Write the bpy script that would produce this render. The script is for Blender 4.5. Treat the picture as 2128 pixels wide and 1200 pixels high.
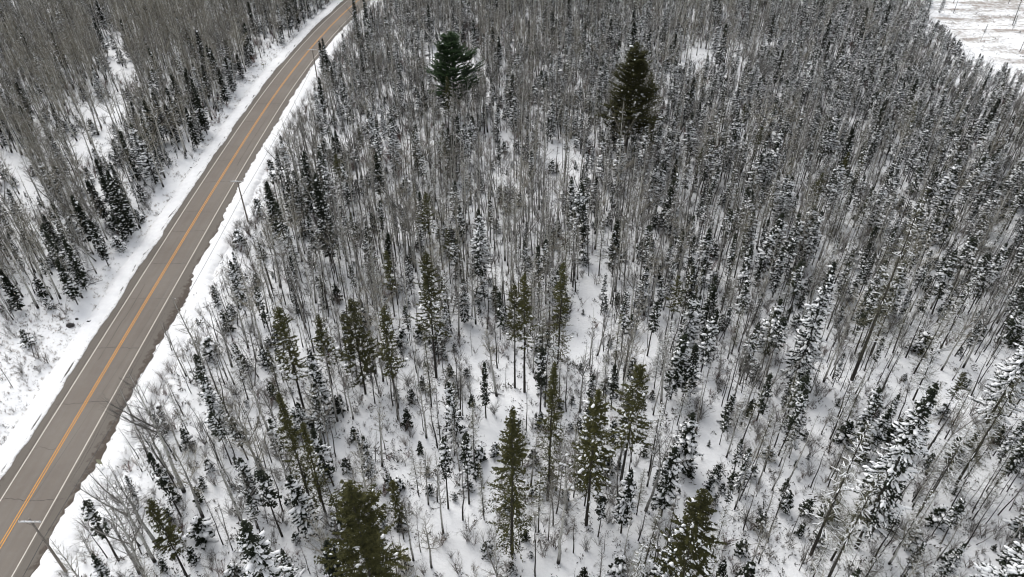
import bpy, math, random
import numpy as np
from math import sin, cos, pi, radians

for o in list(bpy.data.objects):
    bpy.data.objects.remove(o)
SC = bpy.context.scene
COL = SC.collection

# ------------------------------------------------------------------ camera, sky, sun, exposure
CAM_H, FPX, PITCH = 80.0, 1500.0, radians(38.0)      # focal length in pixels of the 2128 px wide photograph
cam = bpy.data.cameras.new('camera')
cam.sensor_fit = 'HORIZONTAL'
cam.sensor_width = 36.0
cam.lens = 36.0 * FPX / 2128.0
cam.clip_start, cam.clip_end = 0.5, 9000.0
cam_o = bpy.data.objects.new('camera', cam)
cam_o.location = (0, 0, CAM_H)
cam_o.rotation_euler = (radians(90) - PITCH, 0, 0)
COL.objects.link(cam_o)
SC.camera = cam_o

SUN_EL, SUN_AZ = radians(48), radians(-35)
world = bpy.data.worlds.new('World')
SC.world = world
world.use_nodes = True
wn = world.node_tree
for n in list(wn.nodes):
    wn.nodes.remove(n)
w_out = wn.nodes.new('ShaderNodeOutputWorld')
w_bg = wn.nodes.new('ShaderNodeBackground')
w_hs = wn.nodes.new('ShaderNodeHueSaturation')       # overcast: the sky's blue is nearly washed out
w_sky = wn.nodes.new('ShaderNodeTexSky')
w_sky.sky_type = 'NISHITA'
w_sky.sun_disc = False
w_sky.sun_elevation = SUN_EL
w_sky.sun_rotation = SUN_AZ
w_hs.inputs['Saturation'].default_value = 0.16
w_bg.inputs['Strength'].default_value = 0.14
wn.links.new(w_sky.outputs[0], w_hs.inputs['Color'])
wn.links.new(w_hs.outputs[0], w_bg.inputs['Color'])
wn.links.new(w_bg.outputs[0], w_out.inputs['Surface'])

sun = bpy.data.lights.new('sun', 'SUN')
sun.energy = 1.2
sun.angle = radians(35)
sun.color = (1.0, 0.97, 0.93)
sun_o = bpy.data.objects.new('sun', sun)
sun_o.rotation_euler = (radians(90) - SUN_EL, 0, -SUN_AZ + pi)
COL.objects.link(sun_o)

SC.view_settings.view_transform = 'Standard'
SC.view_settings.look = 'None'
SC.view_settings.gamma = 1.0
SC.view_settings.use_curve_mapping = False
SC.view_settings.exposure = 0.78
SC.cycles.max_bounces = 6
SC.cycles.diffuse_bounces = 4
SC.cycles.use_denoising = True
SC.cycles.use_adaptive_sampling = True
SC.cycles.adaptive_threshold = 0.02
SC.cycles.filter_width = 1.1

# ------------------------------------------------------------------ photograph <-> ground
TS, TC = sin(PITCH), cos(PITCH)


def ground(px, py, z=0.0):
    d = (py - 600.0) / FPX
    t = (CAM_H - z) / (TS + d * TC)
    return (px - 1064.0) / FPX * t, t * (TC - d * TS)


def project(x, y, z):
    """world -> photograph pixels (numpy friendly)"""
    dz = z - CAM_H
    depth = y * TC - dz * TS
    up = y * TS + dz * TC
    return 1064.0 + FPX * x / depth, 600.0 - FPX * up / depth, depth


def height_for(bx, by, top_py):
    """height of an upright thing whose foot is at world (bx, by) and whose top shows at pixel row top_py"""
    d = (top_py - 600.0) / FPX
    t = by / (TC - d * TS)
    return CAM_H - t * (TS + d * TC)


# ------------------------------------------------------------------ road centre line
RC_Y = np.array([-3000., -200, 0, 40, 50, 78, 103, 136, 165, 188, 205, 221, 238, 251, 268, 300, 350, 450, 3000])
RC_X = np.array([-20., -61, -62.3, -63.0, -63.2, -63.9, -64.5, -65.15, -65.3, -65.1, -64.4, -63.5, -62.0, -60.4, -58.0, -52, -40, -10, 900])
_fy = np.arange(-260, 520, 4.0)
_fx = np.interp(_fy, RC_Y, RC_X)
for _ in range(6):
    _fx[1:-1] = 0.25 * _fx[:-2] + 0.5 * _fx[1:-1] + 0.25 * _fx[2:]


def road_x(y):
    return np.interp(y, _fy, _fx, left=_fx[0], right=_fx[-1])


# ------------------------------------------------------------------ smooth value noise (numpy)
def _hash(ix, iy, s):
    v = np.sin(ix * 127.1 + iy * 311.7 + s * 74.7) * 43758.5453
    return v - np.floor(v)


def vnoise(x, y, scale, seed=0):
    x = np.asarray(x, float) / scale
    y = np.asarray(y, float) / scale
    ix, iy = np.floor(x), np.floor(y)
    fx, fy = x - ix, y - iy
    fx = fx * fx * (3 - 2 * fx)
    fy = fy * fy * (3 - 2 * fy)
    a = _hash(ix, iy, seed); b = _hash(ix + 1, iy, seed)
    c = _hash(ix, iy + 1, seed); d = _hash(ix + 1, iy + 1, seed)
    return (a * (1 - fx) + b * fx) * (1 - fy) + (c * (1 - fx) + d * fx) * fy


def edge_left(y):       # ragged inner edge of the snow, metres from the centre line
    return 5.05 + 0.5 * (vnoise(y, 0 * y, 9, 3) - .5) + 0.3 * (vnoise(y, 0 * y, 2.1, 4) - .5) + 0.16 * (vnoise(y, 0 * y, .6, 5) - .5) + 0.25 * (vnoise(y, 0 * y, 40, 11) - .5)


def edge_right(y):
    wide = np.interp(y, [0, 45, 62, 100, 106, 130, 190, 240, 600], [5.6, 5.7, 6.2, 6.7, 5.7, 5.2, 4.9, 4.9, 4.9])
    return wide + 0.8 * (vnoise(y, 0 * y, 11, 6) - .5) + 0.35 * (vnoise(y, 0 * y, 2.4, 7) - .5) + 0.45 * (vnoise(y, 0 * y, .6, 8) - .5)


def ground_z(x, y):
    x = np.asarray(x, float); y = np.asarray(y, float)
    d = x - road_x(y)
    a = np.abs(d)
    n = 0.55 * (vnoise(x, y, 23, 1) - .5) + 0.30 * (vnoise(x, y, 7, 2) - .5) + 0.12 * (vnoise(x, y, 2.6, 9) - .5)
    far = np.clip((a - 6.5) / 5.0, 0, 1)
    ditch = -0.55 * np.exp(-((a - 9.3) / 1.7) ** 2)
    z = 0.05 + n * far + ditch
    return np.where(a < 7.6, np.minimum(z, -0.06), z)


# ------------------------------------------------------------------ node material helpers
def mat_new(name, rough=0.9, spec=0.2):
    m = bpy.data.materials.new(name)
    m.use_nodes = True
    nt = m.node_tree
    b = nt.nodes['Principled BSDF']
    b.inputs['Roughness'].default_value = rough
    b.inputs['Specular IOR Level'].default_value = spec
    return m, nt, b


def nd(nt, t, **kw):
    n = nt.nodes.new(t)
    for k, v in kw.items():
        if k.startswith('i_'):
            n.inputs[k[2:].replace('_', ' ')].default_value = v
        else:
            setattr(n, k, v)
    return n


def noise(nt, vec, scale, detail=3.0, rough=0.55):
    n = nd(nt, 'ShaderNodeTexNoise')
    n.inputs['Scale'].default_value = scale
    n.inputs['Detail'].default_value = detail
    n.inputs['Roughness'].default_value = rough
    if vec is not None:
        nt.links.new(vec, n.inputs['Vector'])
    return n.outputs['Fac']


def ramp(nt, fac, stops):
    r = nd(nt, 'ShaderNodeValToRGB')
    e = r.color_ramp.elements
    while len(e) < len(stops):
        e.new(0.5)
    for k, (p, c) in enumerate(stops):
        e[k].position = p
        e[k].color = (c, c, c, 1) if isinstance(c, (int, float)) else (*c, 1)
    nt.links.new(fac, r.inputs['Fac'])
    return r.outputs['Color']


def mixc(nt, fac, a, b, mode='MIX'):
    m = nd(nt, 'ShaderNodeMix', data_type='RGBA', blend_type=mode)
    for sock, v in ((m.inputs[0], fac), (m.inputs[6], a), (m.inputs[7], b)):
        if isinstance(v, (int, float)):
            sock.default_value = v
        elif isinstance(v, tuple):
            sock.default_value = (*v, 1)
        else:
            nt.links.new(v, sock)
    return m.outputs[2]


def mth(nt, op, a, b=0.0, clamp=False):
    m = nd(nt, 'ShaderNodeMath', operation=op, use_clamp=clamp)
    for sock, v in zip(m.inputs, (a, b)):
        if isinstance(v, (int, float)):
            sock.default_value = v
        else:
            nt.links.new(v, sock)
    return m.outputs[0]


def bump(nt, b, h, strength, dist):
    n = nd(nt, 'ShaderNodeBump')
    n.inputs['Strength'].default_value = strength
    n.inputs['Distance'].default_value = dist
    nt.links.new(h, n.inputs['Height'])
    nt.links.new(n.outputs[0], b.inputs['Normal'])


def pos(nt):
    return nd(nt, 'ShaderNodeNewGeometry').outputs['Position']


def objc(nt):
    return nd(nt, 'ShaderNodeTexCoord').outputs['Object']


def rnd(nt):
    return nd(nt, 'ShaderNodeObjectInfo').outputs['Random']


def attr(nt, name):
    return nd(nt, 'ShaderNodeAttribute', attribute_name=name).outputs['Fac']


def simple(name, ca, cb, scale, rough=0.9, vary=0.0, bumpd=0.0, spec=0.15):
    """two-tone noise colour, brightness varied per object"""
    m, nt, b = mat_new(name, rough, spec)
    v = objc(nt)
    f = noise(nt, v, scale)
    c = mixc(nt, ramp(nt, f, [(0.32, 0.0), (0.68, 1.0)]), ca, cb)
    if vary:
        k = mth(nt, 'ADD', mth(nt, 'MULTIPLY', rnd(nt), 2 * vary), 1 - vary)
        hs = nd(nt, 'ShaderNodeHueSaturation')
        nt.links.new(c, hs.inputs['Color'])
        nt.links.new(k, hs.inputs['Value'])
        c = hs.outputs[0]
    nt.links.new(c, b.inputs['Base Color'])
    if bumpd:
        bump(nt, b, f, 0.6, bumpd)
    return m


M = {}
M['needles'] = simple('spruce needles', (0.009, 0.012, 0.008), (0.024, 0.029, 0.016), 3.0, 0.8, 0.25)
M['olive'] = simple('olive needles', (0.026, 0.027, 0.009), (0.060, 0.058, 0.018), 2.0, 0.8, 0.25)
M['pine'] = simple('green pine needles', (0.016, 0.036, 0.014), (0.034, 0.060, 0.020), 2.0, 0.75, 0.15)
M['tamarack'] = simple('olive grey twigs', (0.080, 0.078, 0.050), (0.13, 0.125, 0.085), 2.0, 0.9, 0.25)
M['bark'] = simple('dark conifer bark', (0.022, 0.020, 0.018), (0.060, 0.054, 0.048), 6.0, 0.95, 0.25, 0.02)
M['twig'] = simple('grey twigs', (0.115, 0.108, 0.098), (0.21, 0.20, 0.185), 1.3, 0.9, 0.3)
M['twigtan'] = simple('tan twigs', (0.16, 0.145, 0.115), (0.28, 0.265, 0.22), 1.3, 0.9, 0.22)
M['shrub'] = simple('brown shrub stems', (0.085, 0.068, 0.058), (0.17, 0.145, 0.125), 2.0, 0.9, 0.35)
M['redtwig'] = simple('reddish shrub stems', (0.085, 0.045, 0.038), (0.15, 0.090, 0.076), 2.0, 0.9, 0.3)
M['grass'] = simple('dead grass', (0.17, 0.125, 0.085), (0.30, 0.245, 0.18), 2.0, 0.95, 0.35)
M['litter'] = simple('dark twig litter', (0.030, 0.028, 0.024), (0.085, 0.075, 0.065), 2.0, 0.95, 0.4)
M['snowcap'] = simple('settled snow', (0.80, 0.81, 0.82), (0.88, 0.885, 0.89), 5.0, 0.75, 0.03, 0.02)
M['wood'] = simple('weathered pole wood', (0.17, 0.15, 0.13), (0.28, 0.25, 0.22), 8.0, 0.9, 0.0, 0.01)
M['armwood'] = simple('pale crossarm wood', (0.45, 0.44, 0.42), (0.62, 0.61, 0.60), 8.0, 0.85, 0.0, 0.01)
M['ceramic'] = simple('insulator porcelain', (0.30, 0.30, 0.31), (0.45, 0.45, 0.46), 8.0, 0.3, 0.0, 0, 0.5)
M['cable'] = simple('black cable sheath', (0.05, 0.05, 0.05), (0.09, 0.09, 0.09), 4.0, 0.7)
M['signback'] = simple('weathered olive sign back', (0.24, 0.24, 0.15), (0.34, 0.34, 0.23), 4.0, 0.6, 0.0, 0, 0.4)
M['rock'] = simple('dark wet rock', (0.014, 0.014, 0.015), (0.06, 0.058, 0.056), 3.0, 0.7, 0.0, 0.05)
M['deadneedle'] = simple('rusty dead needles', (0.075, 0.040, 0.022), (0.12, 0.070, 0.038), 3.0, 0.9, 0.2)


def birch_bark():
    m, nt, b = mat_new('pale aspen bark', 0.85, 0.15)
    v = objc(nt)
    mp = nd(nt, 'ShaderNodeMapping')
    mp.inputs['Scale'].default_value = (5.0, 5.0, 1.6)
    nt.links.new(v, mp.inputs['Vector'])
    f1 = noise(nt, mp.outputs[0], 1.0, 4.0, 0.65)
    f2 = noise(nt, v, 0.8, 2.0)
    c = mixc(nt, ramp(nt, f2, [(0.35, 0.0), (0.65, 1.0)]), (0.34, 0.335, 0.31), (0.58, 0.57, 0.53))
    c = mixc(nt, ramp(nt, f1, [(0.56, 0.0), (0.62, 1.0)]), c, (0.035, 0.032, 0.030))     # dark knots and scars
    sep = nd(nt, 'ShaderNodeSeparateXYZ')
    nt.links.new(v, sep.inputs[0])
    zz = mth(nt, 'ADD', sep.outputs[2], mth(nt, 'MULTIPLY', f1, 1.8))
    foot = ramp(nt, mth(nt, 'MULTIPLY', zz, 0.25), [(0.36, 1.0), (0.60, 0.0)])           # furrowed dark bark at the foot
    c = mixc(nt, foot, c, (0.030, 0.027, 0.025))
    hs = nd(nt, 'ShaderNodeHueSaturation')
    nt.links.new(c, hs.inputs['Color'])
    nt.links.new(mth(nt, 'ADD', mth(nt, 'MULTIPLY', rnd(nt), 0.55), 0.62), hs.inputs['Value'])
    nt.links.new(hs.outputs[0], b.inputs['Base Color'])
    return m


M['birch'] = birch_bark()


def snow_ground():
    m, nt, b = mat_new('snow cover', 0.8, 0.15)
    p = pos(nt)
    n1 = noise(nt, p, 0.35, 4.0)
    n2 = noise(nt, p, 2.2, 4.0, 0.6)
    base = mixc(nt, ramp(nt, n1, [(0.3, 0.0), (0.7, 1.0)]), (0.79, 0.80, 0.815), (0.86, 0.865, 0.87))
    # dead stalks and litter poking through the thin cover
    n3 = noise(nt, p, 5.5, 3.0, 0.65)
    n4 = noise(nt, p, 0.16, 2.0)
    weedy = mth(nt, 'ADD', attr(nt, 'weeds'), mth(nt, 'MULTIPLY', n4, 0.25))
    thr = mth(nt, 'SUBTRACT', 0.86, mth(nt, 'MULTIPLY', weedy, 0.26))
    spot = mth(nt, 'MULTIPLY', mth(nt, 'SUBTRACT', n3, thr), 9.0, True)
    c = mixc(nt, mth(nt, 'MULTIPLY', spot, 0.8), base, (0.19, 0.165, 0.14))
    # trodden, tracked meadow: long brown streaks
    mp = nd(nt, 'ShaderNodeMapping')
    mp.inputs['Rotation'].default_value = (0, 0, radians(-24))
    mp.inputs['Scale'].default_value = (0.045, 0.16, 1)
    nt.links.new(p, mp.inputs['Vector'])
    st = noise(nt, mp.outputs[0], 1.0, 5.0, 0.6)
    n5 = noise(nt, p, 0.9, 5.0, 0.7)
    fm = mth(nt, 'MULTIPLY', ramp(nt, mth(nt, 'ADD', mth(nt, 'MULTIPLY', st, 0.6), mth(nt, 'MULTIPLY', n5, 0.4)), [(0.46, 0.0), (0.58, 1.0)]), attr(nt, 'field'))
    c = mixc(nt, mth(nt, 'MULTIPLY', fm, 0.85), c, (0.24, 0.20, 0.165))
    nt.links.new(c, b.inputs['Base Color'])
    h = mth(nt, 'ADD', mth(nt, 'MULTIPLY', n1, 1.5), mth(nt, 'MULTIPLY', n2, 0.5))
    bump(nt, b, h, 0.7, 0.25)
    return m


M['snow'] = snow_ground()


def verge_snow():
    m, nt, b = mat_new('ploughed snow edge', 0.8, 0.15)
    p = pos(nt)
    n1 = noise(nt, p, 0.8, 4.0)
    n2 = noise(nt, p, 3.0, 4.0, 0.65)
    base = mixc(nt, ramp(nt, n1, [(0.3, 0.0), (0.7, 1.0)]), (0.77, 0.775, 0.785), (0.86, 0.862, 0.865))
    e = attr(nt, 'edge')                     # 1 at the asphalt, 0 a few metres out
    grit = mth(nt, 'MULTIPLY', mth(nt, 'SUBTRACT', mth(nt, 'ADD', n2, mth(nt, 'MULTIPLY', e, 0.30)), 0.80), 7.0, True)
    c = mixc(nt, mth(nt, 'MULTIPLY', grit, 0.8), base, (0.14, 0.115, 0.095))
    c = mixc(nt, mth(nt, 'MULTIPLY', e, 0.12), c, (0.45, 0.40, 0.34))
    gap = attr(nt, 'gap')                    # bare gravel showing between snow edge and bank
    mp = nd(nt, 'ShaderNodeMapping')
    mp.inputs['Scale'].default_value = (1.6, 0.28, 1)
    nt.links.new(p, mp.inputs['Vector'])
    n6 = noise(nt, mp.outputs[0], 1.0, 4.0, 0.6)
    gm = mth(nt, 'MULTIPLY', mth(nt, 'SUBTRACT', mth(nt, 'ADD', n6, mth(nt, 'MULTIPLY', gap, 0.34)), 0.83), 12.0, True)
    c = mixc(nt, gm, c, (0.085, 0.078, 0.068))
    nt.links.new(c, b.inputs['Base Color'])
    bump(nt, b, mth(nt, 'ADD', n1, mth(nt, 'MULTIPLY', n2, 0.5)), 0.8, 0.15)
    return m


M['verge'] = verge_snow()


def asphalt():
    m, nt, b = mat_new('worn asphalt', 0.9, 0.2)
    p = pos(nt)
    u = attr(nt, 'across')                   # metres from the centre line
    v = nd(nt, 'ShaderNodeCombineXYZ')
    nt.links.new(u, v.inputs[0])
    nt.links.new(attr(nt, 'along'), v.inputs[1])
    vv = v.outputs[0]
    big = noise(nt, p, 0.09, 4.0, 0.6)
    mp = nd(nt, 'ShaderNodeMapping')
    mp.inputs['Scale'].default_value = (1.2, 0.07, 1)
    nt.links.new(vv, mp.inputs['Vector'])
    streak = noise(nt, mp.outputs[0], 1.0, 4.0, 0.6)
    fine = noise(nt, p, 14.0, 3.0, 0.7)
    med = noise(nt, p, 1.1, 4.0, 0.65)
    c = mixc(nt, ramp(nt, big, [(0.3, 0.0), (0.7, 1.0)]), (0.176, 0.152, 0.130), (0.222, 0.198, 0.172))
    c = mixc(nt, mth(nt, 'MULTIPLY', ramp(nt, streak, [(0.42, 0.0), (0.68, 1.0)]), 0.45), c, (0.165, 0.142, 0.126))
    c = mixc(nt, mth(nt, 'MULTIPLY', ramp(nt, med, [(0.5, 0.0), (0.75, 1.0)]), 0.22), c, (0.25, 0.235, 0.215))
    # wheel paths polished a little paler and greyer
    au = mth(nt, 'ABSOLUTE', u)
    for ctr in (0.95, 2.65):
        w = mth(nt, 'SUBTRACT', 1.0, mth(nt, 'DIVIDE', mth(nt, 'ABSOLUTE', mth(nt, 'SUBTRACT', au, ctr)), 0.45), True)
        c = mixc(nt, mth(nt, 'MULTIPLY', w, 0.20), c, (0.220, 0.205, 0.185))
    # the shoulder is older and darker, with gravel and dirt towards the outside
    sh = mth(nt, 'MULTIPLY', mth(nt, 'SUBTRACT', au, 3.75), 9.0, True)
    c = mixc(nt, mth(nt, 'MULTIPLY', sh, 0.50), c, (0.125, 0.114, 0.10))
    dirt = mth(nt, 'MULTIPLY', mth(nt, 'SUBTRACT', mth(nt, 'ADD', med, mth(nt, 'MULTIPLY', mth(nt, 'SUBTRACT', au, 4.6), 0.22)), 0.62), 6.0, True)
    c = mixc(nt, mth(nt, 'MULTIPLY', mth(nt, 'MULTIPLY', dirt, sh), 0.8), c, (0.075, 0.058, 0.047))
    c = mixc(nt, mth(nt, 'MULTIPLY', fine, 0.5), c, mixc(nt, 1.0, c, (0.7, 0.7, 0.7), 'MULTIPLY'))
    nt.links.new(c, b.inputs['Base Color'])
    bump(nt, b, fine, 0.4, 0.01)
    return m


M['asphalt'] = asphalt()


def paint(name, col, wear):
    m, nt, b = mat_new(name, 0.75, 0.3)
    p = pos(nt)
    f = noise(nt, p, 4.0, 5.0, 0.7)
    c = mixc(nt, ramp(nt, f, [(wear, 0.0), (wear + 0.14, 1.0)]), col, (0.22, 0.20, 0.18))
    nt.links.new(c, b.inputs['Base Color'])
    return m


M['yellow'] = paint('orange-yellow road paint', (0.62, 0.28, 0.05), 0.54)
M['white'] = paint('white road paint', (0.60, 0.56, 0.50), 0.55)
M['tar'] = simple('crack filler', (0.085, 0.074, 0.066), (0.15, 0.13, 0.115), 5.0, 0.8)


# ------------------------------------------------------------------ mesh builder
class MB:
    def __init__(s):
        s.v, s.f = [], []

    def tube(s, pts, rad, sides=3, cap=False, a0=0.0):
        n0 = len(s.v)
        k = len(pts)
        for i in range(k):
            p = pts[i]
            q = pts[min(i + 1, k - 1)]
            o = pts[max(i - 1, 0)]
            dx, dy, dz = q[0] - o[0], q[1] - o[1], q[2] - o[2]
            l = math.sqrt(dx * dx + dy * dy + dz * dz) or 1e-6
            dx, dy, dz = dx / l, dy / l, dz / l
            if abs(dz) < 0.9:
                ux, uy, uz = dy, -dx, 0.0
            else:
                ux, uy, uz = 0.0, dz, -dy
            l = math.sqrt(ux * ux + uy * uy + uz * uz)
            ux, uy, uz = ux / l, uy / l, uz / l
            wx, wy, wz = dy * uz - dz * uy, dz * ux - dx * uz, dx * uy - dy * ux
            for j in range(sides):
                a = a0 + 2 * pi * j / sides
                ca, sa = cos(a) * rad[i], sin(a) * rad[i]
                s.v.append((p[0] + ux * ca + wx * sa, p[1] + uy * ca + wy * sa, p[2] + uz * ca + wz * sa))
        for i in range(k - 1):
            for j in range(sides):
                a = n0 + i * sides + j
                b = n0 + i * sides + (j + 1) % sides
                s.f.append((a, b, b + sides, a + sides))
        if cap:
            s.f.append(tuple(range(n0 + (k - 1) * sides, n0 + k * sides)))
            s.f.append(tuple(range(n0 + sides - 1, n0 - 1, -1)))

    def cone(s, p, q, r):
        """a twig: three-sided spike"""
        n0 = len(s.v)
        s.v += [(p[0] + r, p[1], p[2]), (p[0] - .5 * r, p[1] + .866 * r, p[2]), (p[0] - .5 * r, p[1] - .866 * r, p[2] + .3 * r), q]
        s.f += [(n0, n0 + 1, n0 + 3), (n0 + 1, n0 + 2, n0 + 3), (n0 + 2, n0, n0 + 3)]

    def kite(s, p, d, side, ln, w, fold):
        """a needle spray: folded kite of two faces along d"""
        n0 = len(s.v)
        m = (p[0] + d[0] * ln * .45, p[1] + d[1] * ln * .45, p[2] + d[2] * ln * .45)
        s.v += [p, (m[0] + side[0] * w, m[1] + side[1] * w, m[2] + side[2] * w - fold),
                (p[0] + d[0] * ln, p[1] + d[1] * ln, p[2] + d[2] * ln),
                (m[0] - side[0] * w, m[1] - side[1] * w, m[2] - side[2] * w - fold)]
        s.f += [(n0, n0 + 1, n0 + 2), (n0, n0 + 2, n0 + 3)]

    def lump(s, c, d, ln, w, h, rg):
        """a pillow of snow lying along the horizontal direction d"""
        n0 = len(s.v)
        ux, uy = d
        k = 6
        for ring, (rr, zz) in enumerate(((1.0, 0.0), (0.72, 0.72))):
            for j in range(k):
                a = 2 * pi * j / k + 0.4 * ring
                jr = rr * rg.uniform(0.75, 1.2)
                ax, ay = cos(a) * ln * jr, sin(a) * w * jr
                s.v.append((c[0] + ux * ax - uy * ay, c[1] + uy * ax + ux * ay, c[2] + h * zz * rg.uniform(.8, 1.15) - (0.25 * h if ring == 0 else 0)))
        s.v.append((c[0], c[1], c[2] + h))
        s.v.append((c[0], c[1], c[2] - 0.45 * h))
        for j in range(k):
            j2 = (j + 1) % k
            s.f += [(n0 + j, n0 + j2, n0 + k + j2, n0 + k + j), (n0 + k + j, n0 + k + j2, n0 + 2 * k), (n0 + j2, n0 + j, n0 + 2 * k + 1)]

    def box(s, c, h, rz=0.0, rx=0.0):
        n0 = len(s.v)
        for sx in (-1, 1):
            for sy in (-1, 1):
                for sz in (-1, 1):
                    x, y, z = sx * h[0], sy * h[1], sz * h[2]
                    y, z = y * cos(rx) - z * sin(rx), y * sin(rx) + z * cos(rx)
                    x, y = x * cos(rz) - y * sin(rz), x * sin(rz) + y * cos(rz)
                    s.v.append((c[0] + x, c[1] + y, c[2] + z))
        for f in ((0, 1, 3, 2), (4, 6, 7, 5), (0, 4, 5, 1), (2, 3, 7, 6), (0, 2, 6, 4), (1, 5, 7, 3)):
            s.f.append(tuple(n0 + i for i in f))

    def mesh(s, name, mat, smooth=False):
        me = bpy.data.meshes.new(name)
        me.from_pydata(s.v, [], s.f)
        me.materials.append(mat)
        if smooth:
            me.polygons.foreach_set('use_smooth', [True] * len(me.polygons))
        me.update()
        return me


def strip(xs_rows, name, mat, attrs=None, smooth=True):
    """grid mesh from a (rows, cols, 3) array with point attributes"""
    r, c, _ = xs_rows.shape
    me = bpy.data.meshes.new(name)
    me.vertices.add(r * c)
    me.vertices.foreach_set('co', xs_rows.reshape(-1).astype(np.float32))
    i = np.arange(r * c).reshape(r, c)
    q = np.stack([i[:-1, :-1], i[:-1, 1:], i[1:, 1:], i[1:, :-1]], -1).reshape(-1, 4)
    me.loops.add(q.size)
    me.loops.foreach_set('vertex_index', q.reshape(-1).astype(np.int32))
    me.polygons.add(len(q))
    me.polygons.foreach_set('loop_start', np.arange(0, q.size, 4, dtype=np.int32))
    me.polygons.foreach_set('loop_total', np.full(len(q), 4, np.int32))
    if smooth:
        me.polygons.foreach_set('use_smooth', np.ones(len(q), bool))
    for k, a in (attrs or {}).items():
        at = me.attributes.new(k, 'FLOAT', 'POINT')
        at.data.foreach_set('value', np.asarray(a, np.float32).reshape(-1))
    me.materials.append(mat)
    me.update()
    me.validate()
    return me


def link(name, data, parent=None, **props):
    o = bpy.data.objects.new(name, data)
    COL.objects.link(o)
    if parent is not None:
        o.parent = parent
    for k, v in props.items():
        o[k] = v
    return o


# ------------------------------------------------------------------ image-space outlines of the open places (world positions follow from them)
def poly_mask(px, py, poly):
    px = np.asarray(px, float); py = np.asarray(py, float)
    ins = np.zeros(px.shape, bool)
    n = len(poly)
    for i in range(n):
        x1, y1 = poly[i]; x2, y2 = poly[(i + 1) % n]
        if y1 == y2:
            continue
        c = ((y1 > py) != (y2 > py)) & (px < (x2 - x1) * (py - y1) / (y2 - y1) + x1)
        ins ^= c
    return ins


FIELD = [(1935, -60), (1935, 30), (1990, 75), (2010, 100), (2060, 125), (2128, 138), (2300, 170), (2400, -60)]
POND = [(1400, 118), (1440, 104), (1500, 92), (1610, 80), (1620, 88), (1560, 98), (1500, 108), (1430, 120)]
ROADVIEW = [(-400, 1300), (-400, 760), (0, 700), (60, 650), (150, 650), (230, 540), (300, 470), (330, 390), (420, 300), (500, 175), (560, 105), (640, 60), (690, 8), (745, -60),
            (765, -60), (722, 30), (690, 90), (640, 180), (600, 235), (535, 385), (475, 480), (430, 600), (380, 690), (310, 800), (240, 925), (180, 1010), (60, 1230), (0, 1330)]
CLEAR = [  # outline, strength
    ([(840, 1075), (945, 1045), (1010, 1060), (1045, 1110), (1040, 1200), (870, 1200)], 0.86),
    ([(985, 905), (1010, 855), (1052, 850), (1050, 905), (1030, 990), (1010, 1065), (965, 1065), (1000, 985)], 0.93),
    ([(1005, 800), (1090, 815), (1085, 860), (1015, 860)], 0.8),
    ([(1195, 610), (1235, 535), (1262, 525), (1268, 570), (1232, 650), (1205, 735), (1165, 745), (1185, 670)], 0.93),
    ([(950, 665), (1030, 690), (1010, 750), (965, 750)], 0.8),
    ([(-60, 318), (40, 318), (75, 350), (85, 395), (20, 398), (-60, 370)], 0.94),
    ([(120, 300), (180, 215), (235, 178), (268, 200), (240, 262), (165, 330)], 0.88),
    ([(205, 95), (240, 78), (262, 95), (280, 135), (258, 165), (236, 140)], 0.95),
    ([(880, 112), (925, 104), (1000, 112), (1005, 130), (930, 160), (890, 150)], 0.85),
    ([(1030, 205), (1062, 215), (1062, 290), (1035, 290)], 0.7),
    ([(1145, 290), (1205, 295), (1200, 330), (1150, 328)], 0.8),
    ([(830, 285), (860, 285), (850, 340), (825, 335)], 0.6),
    ([(1320, 690), (1372, 690), (1365, 745), (1325, 745)], 0.75),
    ([(1460, 850), (1500, 850), (1500, 960), (1420, 1010), (1390, 990), (1450, 930)], 0.8),
    ([(1660, 950), (1700, 930), (1715, 965), (1665, 1010), (1640, 1000)], 0.8),
    ([(1905, 790), (1960, 770), (1970, 830), (1920, 870)], 0.7),
    ([(1695, 640), (1740, 650), (1735, 720), (1690, 700)], 0.7),
    ([(1410, 355), (1450, 350), (1440, 395), (1400, 395)], 0.7),
    ([(1350, 370), (1380, 365), (1378, 420), (1345, 420)], 0.6),
    ([(1850, 310), (1890, 340), (1850, 400), (1825, 390)], 0.5),
    ([(440, 985), (480, 990), (470, 1040), (430, 1030)], 0.7),
    ([(370, 1030), (440, 1060), (440, 1130), (395, 1110)], 0.6),
    ([(1110, 1130), (1240, 1120), (1280, 1200), (1110, 1200)], 0.45),
    ([(600, 480), (650, 495), (640, 540), (600, 530)], 0.5),
    ([(700, 915), (735, 900), (745, 960), (715, 980)], 0.5),
    ([(800, 655), (860, 615), (880, 640), (850, 690)], 0.5),
    (POND, 0.93), (FIELD, 0.996), (ROADVIEW, 0.985),
]

# ------------------------------------------------------------------ ground sheet
def axis(lo, hi, step, far):
    core = list(np.arange(lo, hi + 1e-6, step))
    s, x, out = step, hi, []
    while x < far:
        s *= 1.35
        x += s
        out.append(x)
    s, x, out2 = step, lo, []
    while x > -far:
        s *= 1.35
        x -= s
        out2.append(x)
    return np.array(out2[::-1] + core + out)


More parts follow.
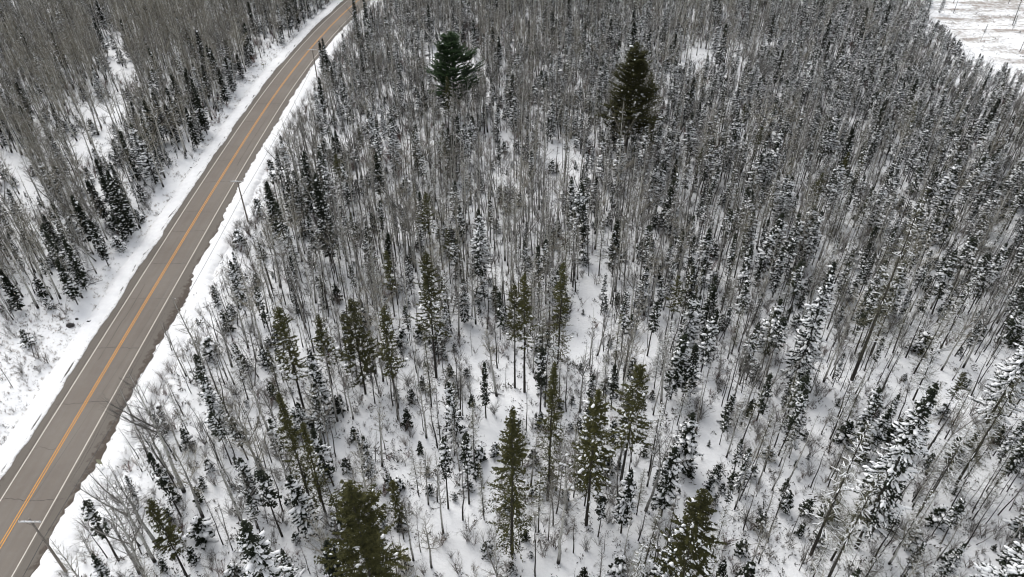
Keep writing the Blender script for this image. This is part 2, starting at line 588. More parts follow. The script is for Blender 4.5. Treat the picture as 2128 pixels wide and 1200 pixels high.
gx = axis(-215, 215, 1.1, 3000)
gy = axis(20, 330, 1.1, 3000)
GX, GY = np.meshgrid(gx, gy)
GZ = ground_z(GX, GY)
ppx, ppy, pdep = project(GX, GY, GZ)
infront = pdep > 5
fieldm = poly_mask(ppx, ppy, FIELD) & infront
fm = fieldm.astype(float)
for _ in range(4):
    fm[1:-1, 1:-1] = (fm[1:-1, 1:-1] * 2 + fm[:-2, 1:-1] + fm[2:, 1:-1] + fm[1:-1, :-2] + fm[1:-1, 2:]) / 6
dd = GX - road_x(GY)
weeds = 0.38 + 0.25 * np.exp(-((np.abs(dd) - 11) / 4) ** 2) + 0.3 * ((dd < -7) & (GY < 97)) * vnoise(GX, GY, 6, 21)
weeds = weeds * (1 - 0.7 * fm) * (1 - 0.9 * (poly_mask(ppx, ppy, POND) & infront))
GZ = GZ + 0.9 * fm * (vnoise(GX * .5 + GY * .3, GY, 14, 31) - .4)
sheet = strip(np.stack([GX, GY, GZ], -1), 'ground', M['snow'], {'field': fm, 'weeds': weeds})
link('ground', sheet, kind='structure', label='snow-covered ground of the forest and its clearings')

# ------------------------------------------------------------------ road, shoulders, markings
ry = np.arange(-200, 480, 1.0)
rcx = road_x(ry)
tx = np.gradient(rcx, ry)
nx, ny = 1 / np.sqrt(1 + tx * tx), -tx / np.sqrt(1 + tx * tx)
us = np.array([-6.6, -5.5, -4.4, -3.8, -3.4, -2.6, -1.8, -1, 0, 1, 1.8, 2.6, 3.4, 3.8, 4.4, 5.5, 6.4, 7.3])


def road_pt(u, i_y, z):
    """points across the road: u (cols) by rows of ry"""
    c = np.interp(i_y, ry, rcx); a = np.interp(i_y, ry, nx); b = np.interp(i_y, ry, ny)
    u = np.asarray(u)
    X = c[:, None] + a[:, None] * u
    Y = i_y[:, None] + b[:, None] * u
    return np.stack([X, Y, np.broadcast_to(z, X.shape)], -1)


U = np.broadcast_to(us, (len(ry), len(us)))
crown = 0.03 - 0.012 * np.abs(U) * 0.6
road_me = strip(road_pt(U, ry, crown), 'road', M['asphalt'], {'across': U, 'along': np.repeat(ry[:, None], len(us), 1)})
road = link('road', road_me, kind='structure', label='two-lane asphalt road running through the snowy forest')


def line_strip(u0, w, name, mat, zoff=0.004, wob=0.012):
    yy = np.arange(-190, 470, 0.5)
    jit = wob * (vnoise(yy, 0 * yy, 3, int(u0 * 10) + 50) - .5)
    e = wob * 1.5
    a = u0 - w / 2 + jit + e * (vnoise(yy, 0 * yy, .9, 61) - .5)
    b = u0 + w / 2 + jit + e * (vnoise(yy, 0 * yy, .9, 62) - .5)
    uu = np.stack([a, b], 1)
    z = 0.03 - 0.012 * abs(u0) * 0.6 + zoff
    me = strip(road_pt(uu, yy, z), name, mat)
    return link(name, me, road)


o = line_strip(-3.55, 0.15, 'edge_line', M['white'])
o = line_strip(3.55, 0.14, 'edge_line', M['white'])
o = line_strip(-0.16, 0.14, 'centre_line', M['yellow'])
o = line_strip(0.16, 0.14, 'centre_line', M['yellow'])

rg = random.Random(5)
crack_y = [50.6, 57.5, 66.0, 74.4, 86.5, 99.5, 110, 121.0, 128.5, 141, 150.5, 158, 172, 183, 196, 214]
for k, cy in enumerate(crack_y):
    n = 40
    u = np.linspace(-4.6 + rg.uniform(0, .6), rg.choice([4.8, 4.8, 0.2, 3.4]), n)
    off = np.cumsum([rg.gauss(0, 0.07) for _ in range(n)])
    off -= np.linspace(0, off[-1], n) * .8
    w = np.array([0.035 + 0.05 * rg.random() for _ in range(n)])
    if k % 3 == 2:
        w *= .6
    lo = road_pt(u[None, :], np.array([cy]), 0.0)[0]
    rows = np.stack([lo + np.stack([0 * off, off - w, 0 * off], -1), lo + np.stack([0 * off, off + w, 0 * off], -1)], 0)
    rows[..., 2] = 0.0335 - 0.012 * np.abs(u) * 0.6
    link('crack', strip(rows.transpose(1, 0, 2), 'crack', M['tar']), road)
for u0, y0, y1 in ((-3.85, 60, 128), (3.95, 52, 150), (-2.0, 84, 104), (4.35, 60, 96), (1.9, 148, 176)):      # long seams
    yy = np.arange(y0, y1, 0.6)
    off = 0.22 * (vnoise(yy, 0 * yy, 4, 71) - .5) + 0.1 * (vnoise(yy, 0 * yy, 1.1, 72) - .5)
    w = 0.02 + 0.05 * vnoise(yy, 0 * yy, 2, 73)
    uu = np.stack([u0 + off - w, u0 + off + w], 1)
    link('crack', strip(road_pt(uu, yy, 0.0337 - 0.012 * abs(u0) * 0.6), 'crack', M['tar']), road)

vy = np.arange(-60, 420, 0.3)
for side in (-1, 1):
    e = edge_left(vy) if side < 0 else edge_right(vy)
    offs = np.array([0.0, 0.05, 0.14, 0.3, 0.5, 0.75, 1.05, 1.4, 1.8, 2.4, 3.1, 3.8])
    prof = np.array([-0.03, 0.05, 0.09, 0.11, 0.11, 0.13, 0.17, 0.18, 0.15, 0.08, 0.0, -0.1])
    uu = side * (e[:, None] + offs[None, :])
    P = road_pt(uu, vy, 0.0)
    zz = prof[None, :] * (0.75 + 0.5 * vnoise(P[..., 0], P[..., 1], 1.3, 81)) + 0.05 * (vnoise(P[..., 0], P[..., 1], 0.5, 82) - .5) * (offs > 0.04)
    zz[:, -1] = ground_z(P[:, -1, 0], P[:, -1, 1]) - 0.05
    P = P.copy()
    P[..., 2] = zz
    edge = np.broadcast_to(np.clip(1 - offs / 1.6, 0, 1), uu.shape)
    gap = np.broadcast_to(np.exp(-((offs - 0.6) / 0.28) ** 2), uu.shape) * (1.0 if side < 0 else 0.55)
    if side < 0:
        P = P[:, ::-1]; edge = edge[:, ::-1]; gap = gap[:, ::-1]
    link('snow_verge', strip(P, 'snow_verge', M['verge'], {'edge': edge, 'gap': gap}), kind='structure',
         label='ragged ploughed snow edge along the asphalt')


# ------------------------------------------------------------------ tree generators: each returns [(part, mesh), ...], unit = metres
def trunk_path(rg, h, wob, n=8, lean=0.0):
    ph, am = rg.uniform(0, 6.28), wob
    la = rg.uniform(0, 6.28)
    pts = []
    dx = dy = 0.0
    for i in range(n + 1):
        t = i / n
        pts.append((dx + lean * t * cos(la) * h, dy + lean * t * sin(la) * h, t * h))
        dx += rg.gauss(0, am)
        dy += rg.gauss(0, am)
    return pts


def at_path(pts, z):
    h = pts[-1][2]
    t = max(0, min(0.9999, z / h)) * (len(pts) - 1)
    i = int(t)
    f = t - i
    a, b = pts[i], pts[i + 1]
    return tuple(a[k] + (b[k] - a[k]) * f for k in range(3))


def make_conifer(seed, h, base, rmax, snow, needle_mat, shape=0.8, droop=0.35, step=0.32, per=(4, 6), spray=0.42, sw=0.12,
                 gappy=0.15, dead=0.5, lumpy=1.0, trunk_r=None, snow_len=1.0, rise=0.0, fine=3, thin_low=0.0, ragged=0.8, sub=0, top_bare=.12, low_fill=.55):
    rg = random.Random(seed)
    T, C, S = MB(), MB(), MB()
    pts = trunk_path(rg, h, 0.02 * h / 14, 8, rg.uniform(0, 0.012))
    r0 = trunk_r or 0.0085 * h + 0.02
    T.tube(pts, [r0 * (1 - 0.93 * (i / 8) ** 0.9) for i in range(9)], 6)
    z = h * base * 0.35
    while z < h * base:                                   # dead lower limbs
        if rg.random() < dead:
            p = at_path(pts, z)
            a = rg.uniform(0, 6.28)
            L = rmax * rg.uniform(0.25, 0.6)
            q = (p[0] + cos(a) * L, p[1] + sin(a) * L, p[2] - rg.uniform(0.05, 0.35) * L)
            T.cone(p, q, 0.022)
            for _ in range(2):
                f = rg.uniform(.4, .9)
                m = tuple(p[k] + (q[k] - p[k]) * f for k in range(3))
                a2 = a + rg.choice((-.8, .8))
                T.cone(m, (m[0] + cos(a2) * L * .35, m[1] + sin(a2) * L * .35, m[2] - .1 * L), 0.012)
        z += 0.3

    def bough(p0, a, L, dz1, t, vig, bare, depth):
        ca, sa = cos(a), sin(a)
        tipz = L * 0.10 * rg.uniform(0, 1.5)
        mid = (p0[0] + ca * L * .55, p0[1] + sa * L * .55, p0[2] + dz1 * .6)
        tip = (p0[0] + ca * L, p0[1] + sa * L, p0[2] + dz1 + tipz)
        C.tube([p0, mid, tip], [0.012 + 0.007 * L, 0.01 + .004 * L, 0.004], 3)
        ns = max(2, int(L / (spray * 0.50)))
        f0 = .25 if L > 1.0 and depth == 0 else 0.0
        sn = snow * (.25 + 1.5 * vig * vig * 2) * min(1.0, max(0.0, (1 - t) / max(top_bare, 1e-3)) ** 1.0)
        for k in range(ns):
            f = f0 + (1 - f0) * (k + rg.uniform(.3, .9)) / ns
            if f < .5:
                q = tuple(p0[j] + (mid[j] - p0[j]) * f * 2 for j in range(3))
            else:
                q = tuple(mid[j] + (tip[j] - mid[j]) * (f - .5) * 2 for j in range(3))
            for kk in range(fine):
                if bare and rg.random() < .8:
                    continue
                sgn = (-1, 1, 0, 1, -1)[kk % 5]
                an = a + sgn * rg.uniform(.45, 1.0) + rg.uniform(-.2, .2)
                ln = spray * rg.uniform(.6, 1.2) * (1.05 - .35 * f) * min(1.0, .45 + L)
                dzz = rg.uniform(-.45, .15) - droop * .35 + rise * .6
                d = (cos(an), sin(an), dzz)
                sd = (-sin(an), cos(an), rg.uniform(-.3, .3))
                C.kite(q, d, sd, ln, sw * rg.uniform(.7, 1.3), .25 * sw)
            if rg.random() < sn * (0.55 + 0.6 * f):
                ll = (.06 + .26 * rg.random() ** 1.7) * lumpy * snow_len
                S.lump((q[0] + rg.gauss(0, .04), q[1] + rg.gauss(0, .04), q[2] + .02), (cos(a + rg.gauss(0, .35)), sin(a + rg.gauss(0, .35))), ll * 1.1, ll * rg.uniform(.4, .85) / snow_len,
                       (.03 + .35 * ll / snow_len) * rg.uniform(.7, 1.2), rg)
        if depth == 0 and sub and L > 1.3:
            for k in range(sub):
                f = rg.uniform(.3, .9)
                q = tuple(p0[j] + (mid[j] - p0[j]) * f * 2 for j in range(3)) if f < .5 else tuple(mid[j] + (tip[j] - mid[j]) * (f - .5) * 2 for j in range(3))
                bough(q, a + rg.choice((-1, 1)) * rg.uniform(.45, .95), L * rg.uniform(.25, .5), dz1 * .3 + rise * .3, t, vig, bare, 1)

    z = h * base
    while z < h - 0.15:
        t = (z - h * base) / (h * (1 - base))
        R = rmax * ((1 - t) ** shape) * (min(1, low_fill + t * 3.0)) + 0.10
        n = rg.randint(*per)
        a0 = rg.uniform(0, 6.28)
        for b in range(n):
            if rg.random() < gappy * (1.2 - t * .8):
                continue
            a = a0 + 2 * pi * b / n + rg.uniform(-.35, .35)
            vig = float(vnoise(a * 1.6 + seed * 3.1, z, 1.1, seed % 97))          # uneven outline: vigorous and weak boughs
            L = R * rg.uniform(0.72, 1.1) * max(.22, 1 - ragged * .5 + ragged * vig)
            p0 = at_path(pts, z + rg.uniform(-.12, .12))
            up = rise + 0.55 * t * (1 - droop)            # upper branches climb, lower ones sag
            dz1 = L * (up - droop * (1 - t) * rg.uniform(.7, 1.2))
            bough(p0, a, L, dz1, t, vig, rg.random() < thin_low * (1 - t) * 1.5, 0)
        z += step * (1.0 - 0.45 * t) * rg.uniform(.7, 1.3)
    p = at_path(pts, h)
    for k in range(8):                                    # leader
        a = k * 2.4
        q = (p[0], p[1], h - .1 * k)
        C.kite(q, (cos(a) * .5, sin(a) * .5, .8), (-sin(a), cos(a), 0), .30 + .03 * k, .07, .01)
    out = [('trunk', T.mesh('trunk', M['bark'], True)), ('crown', C.mesh('crown', needle_mat))]
    if S.v:
        out.append(('snow', S.mesh('snow', M['snowcap'], True)))
    return out


def make_aspen(seed, h, tw_mat, fork=0.35, spread=0.55, nb=26, ntw=16, thick=1.0, base=0.42, snow=0.03):
    rg = random.Random(seed)
    T, C, S = MB(), MB(), MB()
    pts = trunk_path(rg, h, 0.055 * h / 14, 9, rg.uniform(0, 0.035))
    r0 = (0.0105 * h + 0.03) * thick
    T.tube(pts, [r0 * (1 - 0.92 * (i / 9) ** 1.0) for i in range(10)], 6)

    def limb(p, a, el, L, r, depth):
        q1 = (p[0] + cos(a) * cos(el) * L * .5, p[1] + sin(a) * cos(el) * L * .5, p[2] + sin(el) * L * .5)
        el2 = el + rg.uniform(-.05, .3)
        a2 = a + rg.uniform(-.3, .3)
        q2 = (q1[0] + cos(a2) * cos(el2) * L * .5, q1[1] + sin(a2) * cos(el2) * L * .5, q1[2] + sin(el2) * L * .5)
        C.tube([p, q1, q2], [r, r * .7, r * .25], 3)
        if rg.random() < snow and depth == 0:
            m = q1
            S.lump((m[0], m[1], m[2] + r), (cos(a), sin(a)), .35 * L * .4, r * 1.8 + .02, r * 1.5 + .03, rg)
        n = max(3, int(ntw * (L / 2.2)))
        for _ in range(n):
            f = rg.uniform(.12, 1.0)
            s = tuple(p[j] + (q1[j] - p[j]) * f * 2 for j in range(3)) if f < .5 else tuple(q1[j] + (q2[j] - q1[j]) * (f - .5) * 2 for j in range(3))
            an = a + rg.uniform(-1.3, 1.3)
            ee = el + rg.uniform(-.6, .45)
            l = L * rg.uniform(.16, .42) * (1.1 - .5 * f) + .12
            e = (s[0] + cos(an) * cos(ee) * l, s[1] + sin(an) * cos(ee) * l, s[2] + sin(ee) * l)
            C.cone(s, e, rg.uniform(.009, .016))
            for _ in range(2):
                g = rg.uniform(.3, .95)
                s2 = tuple(s[j] + (e[j] - s[j]) * g for j in range(3))
                an2 = an + rg.uniform(-1, 1)
                l2 = l * rg.uniform(.3, .6)
                C.cone(s2, (s2[0] + cos(an2) * cos(ee) * l2, s2[1] + sin(an2) * cos(ee) * l2, s2[2] + sin(ee) * l2), .008)

    for b in range(nb):
        t = base + (1 - base) * ((b + rg.random()) / nb)
        p = at_path(pts, h * t)
        a = b * 2.4 + rg.uniform(-.5, .5)
        L = h * 0.24 * (1.12 - t) / .7 * spread * 1.7 * rg.uniform(.6, 1.25)
        el = rg.uniform(.35, .95) + .35 * (t - .5)
        limb(p, a, el, max(.5, L), max(.012, r0 * .34 * (1.15 - t)), 0)
    if rg.random() < fork + .3:
        for _ in range(2):
            t = rg.uniform(.45, .62)
            p = at_path(pts, h * t)
            limb(p, rg.uniform(0, 6.28), 1.05, h * (1 - t) * .75, r0 * .45, 0)
    for _ in range(10):                                   # small dead twigs low on the stem
        p = at_path(pts, h * rg.uniform(.12, base))
        a = rg.uniform(0, 6.28)
        l = rg.uniform(.3, 1.0)
        C.cone(p, (p[0] + cos(a) * l, p[1] + sin(a) * l, p[2] + rg.uniform(-.2, .4) * l), .012)
    out = [('trunk', T.mesh('trunk', M['birch'], True)), ('crown', C.mesh('crown', tw_mat))]
    if S.v:
        out.append(('snow', S.mesh('snow', M['snowcap'], True)))
    return out


def make_tamarack(seed, h, rmax, mat, snow=0.25, step=0.17, base=0.22):
    """sparse fine-twigged conifer: whorls of thin level branches with lichen and lines of snow"""
    rg = random.Random(seed)
    T, C, S = MB(), MB(), MB()
    pts = trunk_path(rg, h, 0.02, 8, rg.uniform(0, .03))
    r0 = .008 * h + .02
    T.tube(pts, [r0 * (1 - .92 * (i / 8)) for i in range(9)], 6)
    z = h * base
    while z < h - .1:
        t = z / h
        for b in range(rg.randint(2, 4)):
            a = rg.uniform(0, 6.28)
            L = (rmax * (1.08 - t) ** .75 + .15) * rg.uniform(.5, 1.15)
            p = at_path(pts, z)
            el = rg.uniform(-.35, .2)
            mid = (p[0] + cos(a) * L * .5, p[1] + sin(a) * L * .5, p[2] + L * .5 * el - .02)
            tip = (p[0] + cos(a) * L, p[1] + sin(a) * L, p[2] + L * (el * .6))
            C.tube([p, mid, tip], [.016, .012, .004], 3)
            for _ in range(int(3 + L * 5)):
                f = rg.uniform(.15, 1)
                s = tuple(p[j] + (mid[j] - p[j]) * f * 2 for j in range(3)) if f < .5 else tuple(mid[j] + (tip[j] - mid[j]) * (f - .5) * 2 for j in range(3))
                an = a + rg.choice((-1, 1)) * rg.uniform(.5, 1.3)
                l = rg.uniform(.12, .40) * (.6 + .5 * L)
                C.cone(s, (s[0] + cos(an) * l, s[1] + sin(an) * l, s[2] + rg.uniform(-.3, .12) * l), rg.uniform(.008, .016))
            if rg.random() < snow:
                f = rg.uniform(.25, .6)
                m = tuple(p[j] + (tip[j] - p[j]) * f for j in range(3))
                S.lump((m[0], m[1], m[2] + .03), (cos(a), sin(a)), L * rg.uniform(.22, .45), rg.uniform(.035, .075), rg.uniform(.04, .08), rg)
        z += step * rg.uniform(.7, 1.4)
    out = [('trunk', T.mesh('trunk', M['bark'], True)), ('crown', C.mesh('crown', mat))]
    if S.v:
        out.append(('snow', S.mesh('snow', M['snowcap'], True)))
    return out


def make_thin(seed, h, mat, twigs=60):
    """thin bare stem of a suppressed or dead tree"""
    rg = random.Random(seed)
    T, C = MB(), MB()
    pts = trunk_path(rg, h, .045, 7, rg.uniform(0, .05))
    r0 = .0085 * h + .014
    T.tube(pts, [r0 * (1 - .9 * (i / 7)) for i in range(8)], 5)
    for _ in range(twigs):
        t = rg.uniform(.22, 1.0) ** .8
        p = at_path(pts, h * t)
        a = rg.uniform(0, 6.28)
        l = rg.uniform(.25, 1.15) * (1.25 - t)
        q = (p[0] + cos(a) * l, p[1] + sin(a) * l, p[2] + rg.uniform(-.15, .75) * l)
        C.cone(p, q, rg.uniform(.010, .018))
        for _ in range(3):
            g = rg.uniform(.3, .95)
            s2 = tuple(p[j] + (q[j] - p[j]) * g for j in range(3))
            a2 = a + rg.uniform(-1.1, 1.1)
            l2 = l * rg.uniform(.25, .5)
            C.cone(s2, (s2[0] + cos(a2) * l2, s2[1] + sin(a2) * l2, s2[2] + rg.uniform(-.1, .6) * l2), .008)
    return [('trunk', T.mesh('trunk', mat, True)), ('crown', C.mesh('crown', M['twig']))]


def make_shrub(seed, h, mat, stems=12, spread=.5):
    rg = random.Random(seed)
    C = MB()
    T = MB()
    for _ in range(stems):
        a = rg.uniform(0, 6.28)
        s = spread * rg.uniform(.2, 1.1)
        hh = h * rg.uniform(.55, 1.1)
        b = (rg.gauss(0, .12), rg.gauss(0, .12), 0)
        m = (b[0] + cos(a) * s * .4 * hh, b[1] + sin(a) * s * .4 * hh, hh * .55)
        t = (b[0] + cos(a) * s * hh, b[1] + sin(a) * s * hh, hh)
        T.tube([b, m, t], [.018, .012, .004], 3)
        for _ in range(12):
            f = rg.uniform(.25, 1)
            q = tuple(b[j] + (m[j] - b[j]) * f * 2 for j in range(3)) if f < .5 else tuple(m[j] + (t[j] - m[j]) * (f - .5) * 2 for j in range(3))
            an = a + rg.uniform(-1.6, 1.6)
            l = hh * rg.uniform(.12, .35)
            e = (q[0] + cos(an) * l * .7, q[1] + sin(an) * l * .7, q[2] + l * rg.uniform(.2, .9))
            C.cone(q, e, .008)
            C.cone(tuple(q[j] * .5 + e[j] * .5 for j in range(3)), (e[0] + rg.gauss(0, .1), e[1] + rg.gauss(0, .1), e[2] + rg.uniform(0, .15)), .006)
    return [('stem', T.mesh('stem', mat)), ('twigs', C.mesh('twigs', mat))]


def make_tuft(seed, h, mat, n=14):
    rg = random.Random(seed)
    C = MB()
    for _ in range(n):
        a = rg.uniform(0, 6.28)
        b = (rg.gauss(0, .12), rg.gauss(0, .12), -.03)
        s = rg.uniform(.1, .7) * h
        C.cone(b, (b[0] + cos(a) * s, b[1] + sin(a) * s, h * rg.uniform(.3, 1.0)), rg.uniform(.010, .02))
    return [('blades', C.mesh('blades', mat))]


def make_litter(seed, mat):
    """a broken twig or seedling showing above the snow"""
    rg = random.Random(seed)
    C = MB()
    for _ in range(rg.randint(5, 12)):
        a = rg.uniform(0, 6.28)
        b = (rg.gauss(0, .3), rg.gauss(0, .3), rg.uniform(0, .2))
        l = rg.uniform(.15, .5)
        C.kite(b, (cos(a), sin(a), rg.uniform(0, .8)), (-sin(a), cos(a), .2), l, rg.uniform(.02, .07), .01)
    return [('twigs', C.mesh('twigs', mat))]


HREF = {'snowy_spruce': 11.0, 'olive_spruce': 15.0, 'dark_spruce': 13.0, 'broad_pine': 16.0, 'white_pine': 22.0, 'bare_aspen': 15.0, 'tamarack': 13.0,
        'thin_tree': 9.0, 'spruce_sapling': 2.8, 'bare_shrub': 1.9}


def build(kind, var, h, seed, wide=1.0):
    """one tree of a kind; crown width grows more slowly than height"""
    g = (h / HREF[kind]) ** .7 * wide
    if kind == 'snowy_spruce':
        b, r, s, sh, lu, sl, ga = ((.14, 1.25, .50, .80, 1.2, 1.2, .22), (.28, .85, .42, .75, 1.1, 1.1, .38), (.40, .75, .40, .60, 1.1, 1.0, .42), (.08, 1.55, .52, .85, 1.2, 1.15, .20),
                                   (.48, .65, .34, .55, 1.0, 1.0, .45), (.20, 1.30, .46, .80, 1.1, 1.25, .22), (.30, .80, .20, .75, 1.0, 1.0, .35), (.55, .95, .38, .5, 1.2, 1.1, .32))[var]
        return make_conifer(seed, h, b, r * g, s, M['needles'], shape=sh, lumpy=lu, snow_len=sl, gappy=ga, sw=.075, fine=4, spray=.38, ragged=1.2, dead=.8, top_bare=.3)
    if kind == 'olive_spruce':
        b, r, s, sh, dr, ga, tl = ((.34, 1.55, .11, .72, .22, .25, .3), (.42, 1.35, .08, .66, .2, .30, .3), (.28, 1.8, .13, .75, .25, .30, .4), (.50, 1.4, .08, .66, .2, .3, .4),
                                   (.08, 1.75, .02, .85, .36, .30, 1.15))[var]
        return make_conifer(seed, h, b, r * g, s, M['olive'], shape=sh, droop=dr, step=.34, per=(4, 6), spray=.36, sw=.055, gappy=ga, lumpy=1.0, rise=.12, fine=5, thin_low=tl, ragged=1.5, dead=.9, top_bare=.95)
    if kind == 'dark_spruce':
        b, r, s = ((.08, 1.7, .22), (.12, 1.4, .16), (.2, 1.3, .28))[var]
        return make_conifer(seed, h, b, r * g, s, M['needles'], shape=.8, droop=.4, step=.28, per=(5, 7), spray=.42, sw=.085, gappy=.12, lumpy=1.2, fine=5, ragged=1.1, top_bare=.5)
    if kind == 'broad_pine':
        return make_conifer(seed, h, .16, 2.7 * g, .022, M['olive'], shape=.70, droop=.2, step=.40, per=(4, 6), spray=.42, sw=.06, gappy=.30, lumpy=1.25, rise=.18, fine=5, thin_low=.25, ragged=1.7, sub=2, top_bare=.6)
    if kind == 'white_pine':
        return make_conifer(seed, h, .22, 6.2 * g, (.004, .02)[var], M['pine' if var == 0 else 'olive'], shape=.74, droop=.04, step=.75, per=(6, 8), spray=.62, sw=.15, gappy=.12, lumpy=1.6,
                            rise=.26, fine=5, ragged=1.1, sub=7, low_fill=.8)
    if kind == 'bare_aspen':
        m, f, s, nb, tw, b = (('twig', .2, .42, 28, 18, .40), ('twigtan', .5, .58, 26, 20, .42), ('twig', .3, .38, 26, 17, .50), ('twigtan', .2, .48, 30, 19, .36),
                              ('twig', .6, .62, 24, 21, .46), ('twigtan', .2, .38, 24, 18, .50), ('twig', .1, .32, 32, 15, .32))[var]
        return make_aspen(seed, h, M[m], fork=f, spread=s * wide, nb=nb, ntw=tw, base=b)
    if kind == 'tamarack':
        r, s, st, b = ((1.35, .16, .17, .20), (1.1, .08, .16, .12), (1.6, .40, .19, .25), (1.2, .25, .15, .3), (1.9, .70, .17, .2))[var]
        return make_tamarack(seed, h, r * g, M['tamarack'], s, st, b)
    if kind == 'thin_tree':
        return make_thin(seed, h, M['bark'] if var % 3 else M['birch'], (60, 35, 80, 25, 55, 95, 130, 120)[var])
    if kind == 'spruce_sapling':
        r, s, lu = ((.75, .55, .9), (.6, .35, .8), (.9, .65, 1.0), (.55, .2, .75), (1.05, .5, 1.1))[var]
        return make_conifer(seed, h, .05, r * g, s, M['needles'], shape=.75, step=.20, per=(4, 5), spray=.32, sw=.085, gappy=.25, dead=0, lumpy=lu, trunk_r=.03, fine=3, ragged=1.1, top_bare=.4)
    m, st, sp = (('shrub', 14, .5), ('twig', 12, .6), ('redtwig', 16, .5), ('shrub', 10, .7), ('twig', 18, .45), ('twig', 22, .6))[var]
    return make_shrub(seed, h, M[m], st, sp)


NVAR = {'snowy_spruce': 8, 'olive_spruce': 5, 'dark_spruce': 3, 'bare_aspen': 7, 'tamarack': 5, 'thin_tree': 8, 'spruce_sapling': 5, 'bare_shrub': 6}
V = {}
for _s, (k, n) in enumerate(NVAR.items()):
    V[k] = [build(k, i, HREF[k], 1000 * (_s + 1) + i) for i in range(n)]
LITTER = [make_litter(900 + i, M['litter']) for i in range(6)]
TUFTS = [make_tuft(950 + i, .55, M['grass']) for i in range(4)] + [make_tuft(960 + i, .8, M['shrub'], 9) for i in range(3)]

def plant(kind, var, x, y, h, wide, rz, label, cat, group=None, lean=(0.0, 0.0), dz=0.0, own=None):
    """an Empty at the foot that parents trunk, crown and the snow lying in the crown"""
    e = bpy.data.objects.new(kind, None)
    e.empty_display_size = .5
    COL.objects.link(e)
    e.location = (x, y, float(ground_z(x, y)) - .04 + dz)
    s = 1.0 if own else h / HREF[kind]
    e.scale = (s * wide, s * wide, s)
    e.rotation_euler = (lean[0], lean[1], rz)
    e['label'] = label
    e['category'] = cat
    if group:
        e['group'] = group
    par = {}
    for part, me in own or V[kind][var]:
        o = bpy.data.objects.new(part, me)
        if part == 'snow':
            o['kind'] = 'stuff'
        COL.objects.link(o)
        o.parent = par['crown'] if part == 'snow' else e
        par[part] = o
    return e


